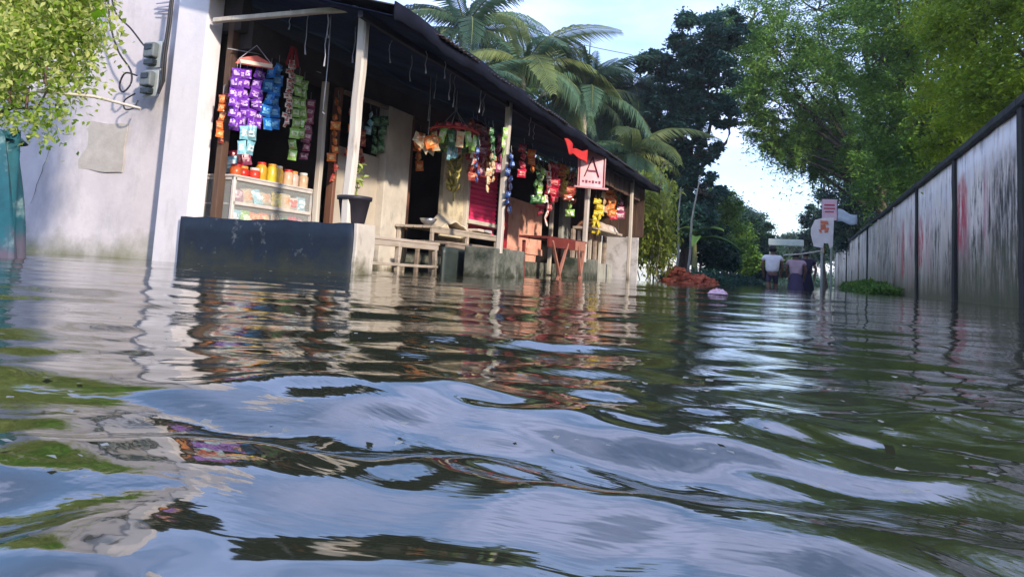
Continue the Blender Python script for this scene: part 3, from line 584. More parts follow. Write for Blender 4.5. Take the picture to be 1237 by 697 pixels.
# ------------------------------------------------------------------ hanging goods of the second and third shop
bk = thing('hanging_basket', 'red rimmed hanging ring of green snack packets over the dark doorway', 'basket', (-4.2, 8.15, 1.86))
b_ = MB(); b_.tube([(0, 0, .62), (0, 0, .33)], .006, 5); b_.tube([(0, 0, .33), (.0, 0, .28)], [.02, .02], 8)
for k in range(5): a = k*1.2566; b_.tube([(0, 0, .29), (.22*math.cos(a), .26*math.sin(a), .0)], .005, 5)
part(b_, 'hanging_wire', STRING, bk)
b_ = MB(); b_.tube([(.30*math.cos(a*.3142), .36*math.sin(a*.3142), 0) for a in range(21)], .018, 7, cap=False); part(b_, 'rim', plain('basket_red', (.62, .06, .05)), bk)
for k in range(14):
    a = k*.449; put('red_sweet', pillow(.10, .10, .05, CRIM, 'rs'), bk, (.24*math.cos(a), .29*math.sin(a), .02 + .02*rnd.random()), rot=(rnd.uniform(-.8, .8), rnd.uniform(-.8, .8), a))
for k in range(16):
    a = k*.393; put('green_packet', pillow(.11, .20, .06, [GREEN, DGR, CREMP][k % 3], 'gp%d' % (k % 3)), bk, (.29*math.cos(a), .34*math.sin(a), -.13 + rnd.uniform(-.03, .02)), rot=(rnd.uniform(-.3, .3), rnd.uniform(-.2, .2), a))
for k in range(4): put('green_packet', pillow(.09, .18, .05, TEAL, 'gp5'), bk, (.0, -.12+.06*k, -.30 + .02*k), rot=(.1, .1, k))
op = thing('orange_bundle', 'bunch of orange packets hanging left of the red rimmed ring', 'packets', (-4.2, 7.46, 1.66))
for k in range(9): put('orange_packet', pillow(.15, .16, .08, ORANGE if k % 2 else CREMP, 'ob%d' % (k % 2)), op, (rnd.uniform(-.08, .08), -.18 + .045*k, rnd.uniform(-.12, -.02)), rot=(rnd.uniform(-.7, .7), rnd.uniform(-.3, .3), rnd.uniform(-.5, .5)))
b_ = MB(); b_.tube([(0, 0, .4), (0, 0, 0)], .004, 5); part(b_, 'string', STRING, op)
# bananas
bn = thing('banana_bunch', 'long bunch of ripe bananas hanging in front of the pale panel', 'bananas', (-4.45, 8.72, 1.62))
b_ = MB(); b_.tube([(0, 0, .5), (.0, 0, .1), (.01, 0, -.3), (0, .02, -.62)], [.012, .02, .022, .012], 7); part(b_, 'stalk', m('banana_stalk', (.20, .20, .06)), bn)
BAN = m('banana_peel', (.42, .36, .08), (.24, .22, .06), sc=10, rough=.5, bump=.1, rand=.25, stain=(.14, .09, .03), st_sc=9)
b_ = MB(); b_.tube([(0, 0, 0), (.05, 0, -.02), (.085, 0, .02), (.10, 0, .08)], [.008, .019, .02, .006], 7); banm = b_.mesh('banana', BAN)
for r_ in range(6):
    for k in range(6): put('banana', banm, bn, (0, 0, -.02 - r_*.085), rot=(rnd.uniform(-.2, .2), rnd.uniform(-.1, .5), k*.785 + r_*.4))
G3 = 'strips hung between the bananas and the second post'
for k in range(4): strip(['maroon packet column just right of the bananas', 'maroon packet column above the left of the pink shutter', 'maroon packet column above the middle of the pink shutter', 'maroon packet column above the right of the pink shutter'][k], -4.25 - .03*(k % 2), 8.78 + .2*k, 2.18, 1.42 - .1*(k == 1), .19, 5 + (k % 2), BROWN if k != 2 else PLUM, 'bq%d' % k, G3)
G4 = 'strips tied to the second post'
strip('dark green sachet column tied high on the left of the second post', -3.52, 7.84, 1.84, 1.42, .085, 4, DGR, 'dq', G4)
strip('lime sachets tied at the top of the second post', -3.40, 7.98, 1.86, 1.48, .08, 3, GREEN, 'lq', G4)
strip('cream and orange sachet column left of the second post', -3.48, 7.76, 1.52, 1.02, .085, 5, CREMP, 'cq', G4)
strip('second cream sachet column touching the second post', -3.50, 7.90, 1.50, 1.16, .085, 4, CREMP, 'cq2', G4)
strip('navy sachet column hanging left of the cream ones by the second post', -3.60, 7.66, 1.56, 1.12, .07, 5, NAVYP, 'nq', G4)
strip('long navy sachet column down the front of the second post', -3.34, 8.05, 1.56, .80, .11, 8, NAVYP, 'nq2', G4)
G5 = 'strips hung in the third shop'
for lb, y, zt, zb, w_, n, mm_ in [('dark green packet column at the left of the third shop', 10.62, 1.84, 1.18, .2, 5, DGR), ('pale green packet column next to the dark green ones in the third shop', 10.86, 1.80, 1.22, .16, 5, GREEN),
      ('white and red packet column left of the long crimson strip', 11.14, 1.92, .85, .10, 8, RW), ('long crimson packet column in the third shop', 11.38, 1.98, 1.12, .24, 6, CRIM), ('crimson packet column behind the long crimson one', 11.6, 1.96, 1.30, .2, 5, CRIM),
      ('orange packet column between the crimson and maroon ones', 11.86, 2.04, 1.42, .2, 5, ORANGE), ('amber packet column beside the orange one', 12.05, 2.0, 1.50, .16, 4, YEL), ('maroon packet column in the third shop', 12.32, 2.05, 1.42, .24, 5, BROWN), ('dark maroon packet column nearest the signboard post', 12.6, 2.0, 1.36, .22, 5, BROWN)]:
    strip(lb, -3.92, y, zt, zb, w_, n, mm_, 'g5%s' % int(y*100), G5, face=-.2)
G6 = 'strips hung in the last shop'
for lb, y, zt, zb, w_, n, mm_ in [('yellow packet column right of the signboard post', 13.85, 1.62, .92, .20, 6, YEL), ('second yellow packet column right of the signboard post', 14.15, 1.66, .95, .20, 6, YEL),
      ('cream packet column above the yellow ones', 14.5, 1.85, 1.40, .2, 3, CREMP), ('orange packet column in the last shop', 14.95, 1.98, 1.35, .24, 5, ORANGE), ('second orange packet column beside the last post', 15.25, 1.95, 1.40, .22, 4, ORANGE), ('dark green packet column behind the last post', 15.6, 1.95, 1.5, .26, 3, DGR), ('plum packet column over the shelf of the last shop', 16.0, 1.85, 1.4, .3, 3, PLUM)]:
    strip(lb, -3.82, y, zt, zb, w_, n, mm_, 'g6%s' % int(y*100), G6, face=-.2)
G7 = 'extra strips crowding the bays'
for lb, x, y, zt, zb, w_, n, mm_ in [('crimson packet column right above the dark doorway', -4.3, 8.45, 2.02, 1.62, .13, 3, CRIM), ('orange column left of the dark doorway by the brown frame', -4.95, 8.56, 1.95, 1.40, .13, 4, ORANGE),
      ('red and white column between the bananas and the maroon packets', -4.15, 8.70, 1.98, 1.50, .10, 5, RW), ('crimson column in front of the pink shutter, left', -4.4, 9.3, 2.15, 1.55, .16, 4, CRIM), ('orange column in front of the pink shutter, right', -4.4, 9.62, 2.12, 1.60, .14, 4, ORANGE),
      ('plum column just behind the second post', -3.9, 9.0, 2.0, 1.45, .14, 4, PLUM), ('crimson column right of the second post, high up', -3.9, 9.9, 2.02, 1.50, .16, 4, CRIM), ('orange column high in the third shop, left of the green ones', -3.9, 10.25, 2.0, 1.62, .16, 3, ORANGE),
      ('pink red column low behind the red table', -4.3, 11.9, 1.62, 1.10, .2, 4, CRIM), ('lime column behind the signboard post', -4.2, 13.3, 1.9, 1.2, .2, 5, GREEN), ('crimson column right of the orange ones in the last shop', -3.9, 15.75, 1.9, 1.35, .2, 4, CRIM), ('lemon packets low beside the signboard post', -3.7, 13.6, 1.3, .85, .18, 3, YEL)]:
    strip(lb, x, y, zt, zb, w_, n, mm_, 'g7%s' % int(y*100), G7, face=-.3)
# goods and cloths on the last stall's shelf
for k, (y, c_, lb) in enumerate([(14.1, (.45, .22, .13), 'brown bundle on the shelf of the last stall, leftmost'), (14.85, (.62, .50, .42), 'beige bundle in the middle of the last stall shelf'), (15.6, (.70, .60, .56), 'pale bundle on the last stall shelf by the white end panel')]):
    b_ = MB(); b_.sheet(lambda u, v: (-4.0 - .42*(v-.5), y + .62*(u-.5), 1.05 + .17*(math.sin(math.pi*u)*math.sin(math.pi*v))**.4 + .01*math.sin(u*17+v*11)), 12, 8, th=(0, 0, -.01)); tag(b_.build('cloth_bundle', plain('bundle%s' % 'abc'[k], c_, .9)), lb, 'bundle', 'bundles on the last stall shelf')

# signboard with the letter A on the third post
sg = thing('shop_signboard', 'small pink white signboard with a large letter A on the third post', 'sign', (-3.27, 11.5, 1.87), rz=R(-52))
b_ = MB(); b_.box((0, 0, 0), (.03, .42, .64)); bev(part(b_, 'board', m('sign_pink_white', (.80, .42, .45), (.70, .30, .34), sc=5, rough=.5, bump=.05), sg), .004)
b_ = MB()
b_.box((0, 0, .31), (.04, .50, .02)); b_.box((0, 0, -.315), (.07, .62, .03)); b_.box((0, -.24, 0), (.04, .02, .60)); b_.box((0, .24, 0), (.04, .02, .60)); part(b_, 'frame', m('sign_frame', (.55, .25, .27), rough=.6), sg)
INK = m('sign_ink', (.16, .02, .06), rough=.6, bump=0)
b_ = MB()
b_.beam((.018, -.13, -.13), (.018, 0, .21), .01, .05, up=(1, 0, 0), ch=.01); b_.beam((.018, .13, -.13), (.018, 0, .21), .011, .05, up=(1, 0, 0), ch=.01); b_.box((.018, 0, -.03), (.009, .15, .035)); part(b_, 'letter', INK, sg)
b_ = MB()
for k in range(6): b_.box((.018, -.15+.06*k, -.215), (.007, .038, .03 + .02*(k % 2)))
part(b_, 'lettering', INK, sg)
# red cloth banner beside it
b_ = MB(); b_.sheet(lambda u, v: (-3.14 + .05*math.sin(u*9+v), 9.55 + 1.15*u + .12*v, 2.03 + .02*math.sin(u*5) - .07*math.sin(u*3.14) - (.15 + .05*math.cos(u*7))*v + .05*u + .012*math.sin(u*23+v*4)), 28, 8, th=(-.006, 0, 0))
tag(b_.build('red_banner', m('red_banner_cloth', (.78, .06, .05), (.62, .03, .04), sc=5, rough=.7, bump=.3, trans=.35)), 'sagging red cloth banner under the eave left of the signboard', 'banner')

# ------------------------------------------------------------------ boundary wall on the right
WALLM = m('stained_white_wall', (.95, .86, .72), (.62, .52, .42), sc=2.2, rough=.9, bump=.35, stretch=(1, 1, .18), stain=(.055, .048, .038), st_sc=2.6, st_lo=.52, st_hi=.64, st_stretch=(1, 1.5, .34), low=(.15, .135, .07), low_z=(.1, 1.35), bsc=16)
CAPM = m('black_mossy_coping', (.045, .045, .042), (.018, .02, .018), sc=6, rough=.95, bump=.6, stain=(.05, .075, .025), st_sc=5)
PILM = m('black_stained_pilaster', (.06, .055, .05), (.012, .012, .012), sc=3, rough=.95, bump=.4, stretch=(1, 1, .2), stain=(.03, .04, .02), st_sc=4)
bw = thing('boundary_wall', 'long stained white boundary wall with dark pilasters and black coping', 'wall', (2.6, 5, 0))
def wpart(mb, name, mt): o = mb.build(name, mt, bw); o.location = (-2.6, -5, 0); return o
pys = [-2.2, 2.0, 6.3, 10.5, 14.6, 18.9, 23.1, 27.3, 31.5, 35.7, 39.9, 44.1, 48.3, 52.5, 56.7]
for i in range(len(pys)-1):
    a, b = pys[i]+.13, pys[i+1]-.13
    q = MB(); q.sheet(lambda u, v: (2.62 + .006*math.sin(u*17+v*3+i), a + (b-a)*u, -.6 + 3.14*v), 14, 8, th=(.13, 0, 0)); wpart(q, 'panel', WALLM)
    q = MB(); q.beam((2.66, pys[i]+.01, 2.60), (2.66, pys[i+1]-.01, 2.60 + rnd.uniform(-.015, .015)), .24, .15, seg=10, wob=.008, ch=.2); wpart(q, 'coping', CAPM)
for i, y in enumerate(pys):
    q = MB(); q.beam((2.645, y, -.6), (2.645, y, 2.52), .22, .14, seg=8, wob=.008, up=(1, 0, 0), ch=.08); wpart(q, 'pilaster', PILM if i in (2, 3, 4, 5, 8, 11) else WALLM)
def wall_marks(mt, marks):
    """old paint and mould of the wall itself: soft boxes in the wall's own y/z, ragged by noise"""
    t = mt.node_tree; N = t.nodes.new; L = t.links.new; p_ = t.nodes['Principled BSDF']; col = p_.inputs['Base Color'].links[0].from_socket
    tc_ = N('ShaderNodeTexCoord'); n_ = N('ShaderNodeTexNoise'); n_.inputs['Scale'].default_value = 2.2; n_.inputs['Detail'].default_value = 6; L(tc_.outputs['Object'], n_.inputs['Vector'])
    sb_ = N('ShaderNodeVectorMath'); sb_.operation = 'SUBTRACT'; L(n_.outputs['Color'], sb_.inputs[0]); sb_.inputs[1].default_value = (.5, .5, .5)
    sc_ = N('ShaderNodeVectorMath'); sc_.operation = 'MULTIPLY'; L(sb_.outputs[0], sc_.inputs[0]); sc_.inputs[1].default_value = (0, .5, .9)
    ad_ = N('ShaderNodeVectorMath'); ad_.operation = 'ADD'; L(tc_.outputs['Object'], ad_.inputs[0]); L(sc_.outputs[0], ad_.inputs[1])
    sp = N('ShaderNodeSeparateXYZ'); L(ad_.outputs[0], sp.inputs[0])
    mp_ = N('ShaderNodeMapping'); mp_.inputs['Scale'].default_value = (1, 1.6, .35); L(tc_.outputs['Object'], mp_.inputs[0])
    n2 = N('ShaderNodeTexNoise'); n2.inputs['Scale'].default_value = 5; n2.inputs['Detail'].default_value = 9; n2.inputs['Roughness'].default_value = .75; L(mp_.outputs[0], n2.inputs['Vector'])
    for (y0, y1, z0, z1, c_, lo, hi, soft) in marks:
        r_ = N('ShaderNodeMapRange'); r_.inputs[1].default_value = lo; r_.inputs[2].default_value = hi; L(n2.outputs['Fac'], r_.inputs[0]); f = r_.outputs[0]
        for ax, a, b in ((1, y0-soft, y0+soft), (1, y1+soft, y1-soft), (2, z0-soft*1.5, z0+soft*1.5), (2, z1+soft, z1-soft)):
            q_ = N('ShaderNodeMapRange'); q_.inputs[1].default_value = a; q_.inputs[2].default_value = b; L(sp.outputs[ax], q_.inputs[0])
            mu = N('ShaderNodeMath'); mu.operation = 'MULTIPLY'; L(f, mu.inputs[0]); L(q_.outputs[0], mu.inputs[1]); f = mu.outputs[0]
        x = N('ShaderNodeMixRGB'); L(f, x.inputs[0]); L(col, x.inputs[1]); x.inputs[2].default_value = (*c_, 1); col = x.outputs[0]
    L(col, p_.inputs['Base Color'])
WTE = (.86, .83, .80)
RD, PKW, MLD, GRN = (.55, .03, .06), (.52, .24, .26), (.035, .034, .03), (.10, .11, .05)
wall_marks(WALLM, [(13.5, 14.6, .6, 1.6, PKW, .35, .6, .15), (13.7, 14.7, .95, 2.1, RD, .40, .60, .12), (12.3, 12.6, .9, 2.3, PKW, .4, .6, .08), (18.1, 18.8, .7, 1.75, RD, .40, .58, .08), (17.2, 17.7, .5, 1.9, PKW, .42, .62, .12),
    (21.1, 21.6, .5, 1.9, RD, .40, .58, .08), (22.0, 22.5, .5, 1.8, PKW, .4, .6, .1), (19.6, 20.3, .4, 1.9, PKW, .42, .62, .12), (10.6, 12.1, .2, 2.15, MLD, .40, .60, .12), (16.0, 17.2, .3, 1.5, MLD, .46, .66, .2), (5, 9.8, .2, 1.9, MLD, .44, .64, .3), (24, 26, .2, 1.8, MLD, .46, .62, .2), (10.5, 14.4, 2.1, 2.5, WTE, .35, .55, .12), (14.7, 18.8, 1.7, 2.45, WTE, .40, .6, .2), (12.6, 13.4, .4, 1.9, MLD, .50, .60, .15), (14.8, 15.6, .1, 1.0, MLD, .46, .60, .2), (19.0, 23, 1.8, 2.45, WTE, .42, .6, .2),
    (10.5, 14.4, -.3, .9, GRN, .38, .62, .2)])

# ------------------------------------------------------------------ foliage tools
def leaves_mesh(name, pts, size, mt, rs, elong=2.0, droop=.2):
    n = len(pts); a = rs.uniform(0, 2*np.pi, n); tilt = rs.normal(-droop, .5, n); roll = rs.uniform(-1.1, 1.1, n)
    d = np.stack([np.cos(a)*np.cos(tilt), np.sin(a)*np.cos(tilt), np.sin(tilt)], -1)
    s0 = np.stack([-np.sin(a), np.cos(a), np.zeros(n)], -1); up = np.cross(d, s0); s1_ = s0*np.cos(roll)[:, None] + up*np.sin(roll)[:, None]
    L_ = (size*rs.uniform(.6, 1.35, n))[:, None]; w_ = L_/elong/2; nn = np.cross(d, s1_)
    v = np.stack([pts, pts + d*L_*.45 + s1_*w_ + nn*w_*.3, pts + d*L_, pts + d*L_*.45 - s1_*w_ + nn*w_*.3], 1).reshape(-1, 3)
    return rawmesh(name, v, np.arange(n*4).reshape(-1, 4), mt)
def lobe_points(lobes, rs, per, sub=.30, hang=0.0):
    """leaf positions: each lobe is a shell of twig clusters, each cluster a ragged tuft"""
    P = []
    for (cx, cy, cz, rx, ry, rz2) in lobes:
        nc = max(10, int(per * (rx*ry*rz2)**(1/3.) * 48))
        u = rs.normal(size=(nc, 3)); u /= np.linalg.norm(u, axis=1)[:, None]; rad = rs.uniform(.45, 1.05, nc)**.6
        C_ = np.array([cx, cy, cz]) + u*rad[:, None]*np.array([rx, ry, rz2]); mr = (rx+ry+rz2)/3
        for c in C_:
            k = rs.randint(60, 150); r_ = mr*sub*rs.uniform(.5, 1.2)
            q = rs.normal(size=(k, 3))*np.array([r_, r_, r_*.62])*.55
            if hang: q[:, 2] -= rs.exponential(hang, k)*(rs.rand(k) < .4)
            P.append(c + q)
    return np.concatenate(P)
def limb_tubes(mb, base, tips, r0, rs, bow=.25):
    for t in tips:
        a, b = Vector(base), Vector(t); pts = []; n = 6; off = Vector((rs.normal()*bow, rs.normal()*bow, -abs(rs.normal())*bow))
        for i in range(n+1): s_ = i/n; pts.append(a.lerp(b, s_) + off*math.sin(s_*math.pi) + Vector((rs.normal(), rs.normal(), rs.normal()))*.03*min(1, i))
        mb.tube(pts, [r0*(1-.8*i/n) for i in range(n+1)], 7)
def tree(name, label, base, fork, r0, lobes, per, size, mt, seed, group=None, sub=.30, hang=0, elong=2.0, bark=None, limbs=True, droop=.2, cat='tree'):
    rs = np.random.RandomState(seed); t_ = thing(name, label, cat, base, group); bx_ = Vector(base)
    loc = [(l[0]-base[0], l[1]-base[1], l[2]-base[2], *l[3:]) for l in lobes]; fk = Vector(fork) - bx_
    q = MB(); pts = []; n = 8
    for i in range(n+1): s_ = i/n; pts.append((fk.x*s_ + .10*math.sin(s_*5+seed)*fk.length/6, fk.y*s_ + .08*math.sin(s_*4+seed*2), fk.z*s_))
    q.tube(pts, [r0*(1.25 if i == 0 else 1 - .45*i/n) for i in range(n+1)], 10); part(q, 'trunk', bark or BARK, t_)
    for k, l in enumerate(loc):
        st = pts[rs.randint(n-3, n+1)]; q = MB(); limb_tubes(q, st, [l[:3]], r0*.45, rs); part(q, 'limb', bark or BARK, t_)
        q = MB(); tips = [(l[0]+rs.uniform(-.8, .8)*l[3], l[1]+rs.uniform(-.8, .8)*l[4], l[2]+rs.uniform(-.6, .8)*l[5]) for _ in range(6)]
        limb_tubes(q, l[:3], tips, r0*.16, rs, .12); o = part(q, 'twigs', bark or BARK, t_); o['kind'] = 'stuff'
    pts_ = lobe_points(loc, rs, per, sub, hang)
    o = put('crown', leaves_mesh('crown', pts_, size, mt, rs, elong, droop), t_); o['kind'] = 'stuff'
    return t_
def E_(x, y, z, r, a=1, b=.85): return (x, y, z, r, r*a, r*b)
LF_MID = leafmat('mid_green_leaf', [(.055, .14, .025), (.13, .26, .038), (.25, .40, .06)])
LF_FEATH = leafmat('feathery_leaf', [(.065, .17, .040), (.16, .32, .060), (.33, .50, .10)], trans=.5)
LF_DARK = leafmat('dark_leaf', [(.014, .045, .034), (.028, .080, .052), (.055, .12, .065)], trans=.35)
LF_BLUE = leafmat('bluish_dark_leaf', [(.020, .07, .060), (.04, .115, .090), (.08, .17, .11)], trans=.4)
LF_YEL = leafmat('sunny_leaf', [(.11, .20, .012), (.22, .34, .02), (.38, .48, .035)], trans=.45)
LF_VINE = leafmat('vine_leaf', [(.14, .20, .02), (.36, .42, .06), (.50, .50, .13)], trans=.4)
LF_FAR = leafmat('far_leaf', [(.03, .07, .045), (.05, .11, .06), (.08, .15, .07)], trans=.25)

tree('feathery_tree', 'large feathery tree leaning over the street, its crown edge hanging left of the sign boards', (3.9, 31, -.5), (2.6, 30.5, 5.2), .24,
     [E_(-2.0, 30, 9.4, 1.2), E_(-2.2, 30, 7.9, .95), E_(-.3, 30, 5.3, .55), E_(.5, 30.5, 4.9, .5), E_(-1.0, 30.2, 5.7, .5), E_(-1.9, 30, 11, 1.3), E_(-1.5, 30.3, 6.6, .75), E_(-.6, 30.5, 5.9, .7), E_(.9, 31, 6.9, 1.2), E_(-.9, 30, 9.6, 1.7), E_(-1.2, 30, 7.7, 1.3), E_(.6, 30, 11.2, 2.1), E_(.4, 30, 8.2, 1.7), E_(.0, 30.5, 6.2, 1.0), E_(3.2, 28.5, 4.4, 1.5), E_(4.4, 28, 4.0, 1.6), E_(2.5, 29.5, 5.4, 1.2), E_(2.2, 30, 9.6, 2.2), E_(2.6, 30, 6.6, 1.6), E_(1.4, 31, 5.4, .9), E_(3.4, 30, 12.3, 2.6), E_(1.2, 30, 13.6, 2.2), E_(4.6, 29, 8.4, 2.2)],
     .82, .17, LF_FEATH, 3, sub=.27, hang=.28, elong=3.2)
tree('roadside_tree', 'darker tree behind the wall, right of the feathery crown', (4.3, 22.5, -.5), (3.8, 22, 4.0), .2,
     [E_(3.9, 21, 3.7, 1.1), E_(5.2, 20.5, 3.8, 1.4), E_(3.1, 21.5, 4.7, 1.1), E_(3.3, 22, 5.6, 1.5), E_(4.8, 22, 5.0, 1.6), E_(3.2, 21.5, 8.0, 1.8), E_(5.2, 21, 7.8, 2.0), E_(2.2, 22.5, 6.8, 1.2), E_(4.2, 21, 10.4, 2.2), E_(2.2, 21.5, 9.6, 1.5), E_(6.3, 21, 5.5, 1.7), E_(3.2, 23, 3.9, 1.1), E_(2.5, 23, 4.9, .9)],
     1.0, .13, LF_MID, 5, sub=.28, hang=.15, elong=2.6)
tree('sunlit_tree', 'bright yellow green tree rising over the near end of the wall', (5.6, 14.6, -.5), (5.0, 14.3, 3.2), .17,
     [E_(3.1, 17, 6.5, 1.3), E_(2.7, 17.2, 8, 1.2), E_(3.4, 17, 4.4, 1.1), E_(3.2, 17.5, 3.4, .8), E_(3.0, 15.2, 5.2, .9), E_(3.2, 15.2, 3.8, .8), E_(3.9, 14.6, 4.3, 1.15), E_(5.0, 14, 3.6, 1.2), E_(4.9, 13.6, 5.4, 1.5), E_(3.6, 14.6, 6.0, 1.1), E_(5.8, 13.2, 7.0, 1.6), E_(4.0, 14, 7.8, 1.5), E_(6.2, 12.6, 4.6, 1.3), E_(5.2, 13, 9.2, 1.8)],
     1.1, .10, LF_YEL, 6, sub=.30, hang=.12, elong=2.4)
tree('wall_side_tree', 'dark green tree standing over the far end of the wall beside the sign boards', (3.6, 43, -.5), (3.0, 43, 4.2), .2,
     [E_(2.4, 43, 5.4, 1.5), E_(3.9, 42, 4.6, 1.7), E_(2.9, 42, 7.6, 1.7), E_(1.7, 44, 4.0, .8), E_(4.9, 41, 6.8, 2.0), E_(2.9, 43, 3.2, 1.3), E_(4.9, 38, 4.2, 1.6)],
     .9, .17, LF_DARK, 8, sub=.30, hang=.12)
tree('thin_tree', 'thin dark trunked tree beside the sign boards at the end of the street', (1.75, 50, -.5), (1.45, 50, 8.5), .13,
     [E_(1.2, 50, 9.4, 1.3), E_(2.4, 50, 8.6, 1.2), E_(1.9, 50, 11, 1.5), E_(.9, 50, 4.6, .8), E_(2.2, 50, 4.6, 1.1), E_(1.2, 50.5, 3.2, .9)], .8, .19, LF_DARK, 9, hang=.3)
tree('tall_dark_tree', 'tall dark tree standing against the sky beyond the far end of the shops', (-3.9, 26, -.5), (-3.6, 25.5, 4.4), .19,
     [E_(-3.4, 25, 8.6, 1.15), E_(-3.9, 25, 7.4, 1.05), E_(-2.75, 25, 7.5, .85), E_(-4.5, 25.2, 6.2, .9), E_(-3.3, 25, 6.2, .75), E_(-2.6, 25, 8.9, .8), E_(-2.4, 25.5, 6.0, .6), E_(-4.9, 25, 7.8, .6), E_(-3.2, 25, 3.2, .8), E_(-4.4, 25, 2.9, .9), E_(-3.5, 24.5, 2.0, .9), E_(-4.6, 24.5, 1.6, .9), E_(-3.9, 25, 5.1, .85), E_(-4.7, 25.5, 4.3, .8), E_(-3.0, 25, 4.6, .5), E_(-3.7, 25, 3.9, .6)],
     1.0, .15, LF_BLUE, 12, sub=.25, elong=1.7)
tree('rounded_dark_tree', 'rounded dark tree directly behind the far end of the roof', (-7.6, 31, -.5), (-7.5, 31, 4), .2,
     [E_(-7.7, 31, 6.3, 1.4), E_(-6.6, 29, 4.2, 1.4), E_(-5.0, 29, 5.2, 1.0), E_(-4.9, 29, 2.4, 1.2), E_(-6.3, 31, 5.4, 1.2), E_(-8.9, 31, 5.2, 1.3), E_(-10.4, 32, 5.6, 1.5), E_(-5.6, 30, 3.6, 1.3), E_(-7.6, 30, 3.4, 1.6)], 1.0, .15, LF_DARK, 13, group=None, sub=.28)
tree('broad_dark_tree', 'broad dark tree behind the palms in the middle of the roof', (-12.5, 34, -.5), (-12.5, 34, 5), .2,
     [E_(-9.4, 34, 8.3, 1.3), E_(-12.2, 34, 9.2, 1.6), E_(-12.0, 34, 7.2, 1.8), E_(-14.5, 34, 8.2, 2.0), E_(-10, 34, 7.2, 1.2), E_(-17, 34, 9.2, 2.2)], .8, .17, LF_MID, 14, sub=.28)
# understorey on the left of the street
for k, (lb, bx0, y, lo, mt_, sz) in enumerate([
    ('dark bush nearest the brick heap', -3.3, 27, [E_(-3.3, 27, 1.5, 1.1), E_(-2.6, 27.5, .9, .75), E_(-3.6, 27, 2.9, .9), E_(-4.6, 27, 2.0, 1.3)], LF_DARK, .13),
    ('green bush with lighter top in the middle of the left verge', -3.1, 34, [E_(-3.2, 34, 1.9, 1.4), E_(-3.6, 34, 3.6, 1.0), E_(-2.4, 35, 1.1, .9), E_(-4.7, 34, 3.0, 1.4)], LF_MID, .15),
    ('dark bush behind the people on the left verge', -2.8, 42, [E_(-3.0, 42, 2.0, 1.5), E_(-2.3, 42, 3.0, 1.0), E_(-1.9, 42, 1.1, 1.0), E_(-4.2, 42, 3.6, 1.6)], LF_DARK, .17),
    ('farthest dark bush narrowing the street on the left', -2.4, 55, [E_(-2.6, 55, 2.2, 1.8), E_(-1.3, 55, 1.5, 1.1), E_(-3.6, 55, 4.0, 1.7)], LF_FAR, .2)]):
    tree('roadside_bush', lb, (bx0, y, -.4), (bx0, y, .8), .06, lo, 1.0, sz, mt_, 20+k, group='bushes along the left verge', cat='bush')
for k, (lb, x, y, lo) in enumerate([('pale far tree closing the street behind the white banner', .5, 78, [E_(0, 78, 3.4, 2.2), E_(2.2, 78, 4.0, 2.4)]), ('hazy far tree line left of the white banner', -4.5, 90, [E_(-4.5, 90, 3.6, 2.8), E_(-1.2, 92, 3.9, 2.2), E_(-8, 90, 6.0, 3.6)]), ('hazy far tree right of the sign boards', 5, 84, [E_(5, 84, 5, 3), E_(8.5, 80, 7, 3.6)])]):
    tree('far_tree', lb, (x, y, -.4), (x, y, 2.2), .16, lo, .7, .32, LF_FAR, 40+k, group='trees closing the far end of the street')
rs = np.random.RandomState(77)
def cover(name, label, box, n, size, mt, seed, elong=3.0):
    q = np.random.RandomState(seed); x = q.uniform(box[0], box[1], n); y = q.uniform(box[2], box[3], n)
    h_ = box[4]*(.25 + .75*np.abs(np.sin(x*2.3+seed)*np.cos(y*1.1+seed))); z = q.uniform(0, 1, n)**1.2*h_
    o = put(name, leaves_mesh(name, np.stack([x, y, z], -1), size, mt, q, elong, -.4)); return tag(o, label, 'greenery', kind='stuff')
cover('wall_foot_weeds', 'low green weeds growing at the foot of the far wall', (1.75, 2.55, 21, 34, .34), 12000, .13, LF_MID, 3)
cover('verge_creepers', 'dark creeping growth along the left verge behind the brick heap', (-3.6, -1.6, 19, 40, .42), 15000, .13, LF_DARK, 4)
cover('far_verge_growth', 'tangle of low growth where the street ends', (-3, 3, 60, 74, 1.4), 9000, .25, LF_FAR, 5)

# vines hanging at the far end of the shops
vn = thing('climbing_vine', 'yellow green climbing vine hanging over the far end of the shop row', 'vine', (-3.15, 17.6, 0))
q = np.random.RandomState(31); P_ = []
for k in range(64):
    x, y = q.uniform(-.75, .35), q.uniform(-.5, .6); zt = q.uniform(1.4, 3.0) - max(0, x)*1.0; zb = q.uniform(0.05, .9); nn = int((zt-zb)*42)
    z = q.uniform(zb, zt, nn); P_.append(np.stack([x + .07*np.sin(z*6+k) + q.normal(0, .05, nn), y + q.normal(0, .05, nn), z], -1))
    if k < 16:
        b_ = MB(); b_.tube([(x + .07*math.sin(z_*6+k), y, z_) for z_ in np.linspace(-.2, zt, 9)], .014, 5); part(b_, 'stem', m('vine_stem', (.30, .26, .16), (.18, .15, .09)), vn)
o = put('leaf_mass', leaves_mesh('leaf_mass', np.concatenate(P_), .13, LF_VINE, q, 2.1, .9), vn); o['kind'] = 'stuff'
for k, (x, y, tx, tz) in enumerate([(-2.75, 19.3, -2.45, 2.9), (-3.1, 19.6, -3.0, 2.6)]):
    t_ = MB(); t_.tube([(x, y, -.4), (x+.1, y, .8), (x+.02+.3*(tx-x), y, 1.7), (tx, y, tz)], [.038, .034, .026, .014], 8)
    tag(t_.build('pale_tree_trunk', m('pale_grey_bark', (.40, .38, .32), (.22, .21, .18), sc=5, rough=.9, bump=.5)), ['pale slanting trunk between the vine and the dark bush', 'pale upright trunk rising out of the vine'][k], 'trunk')

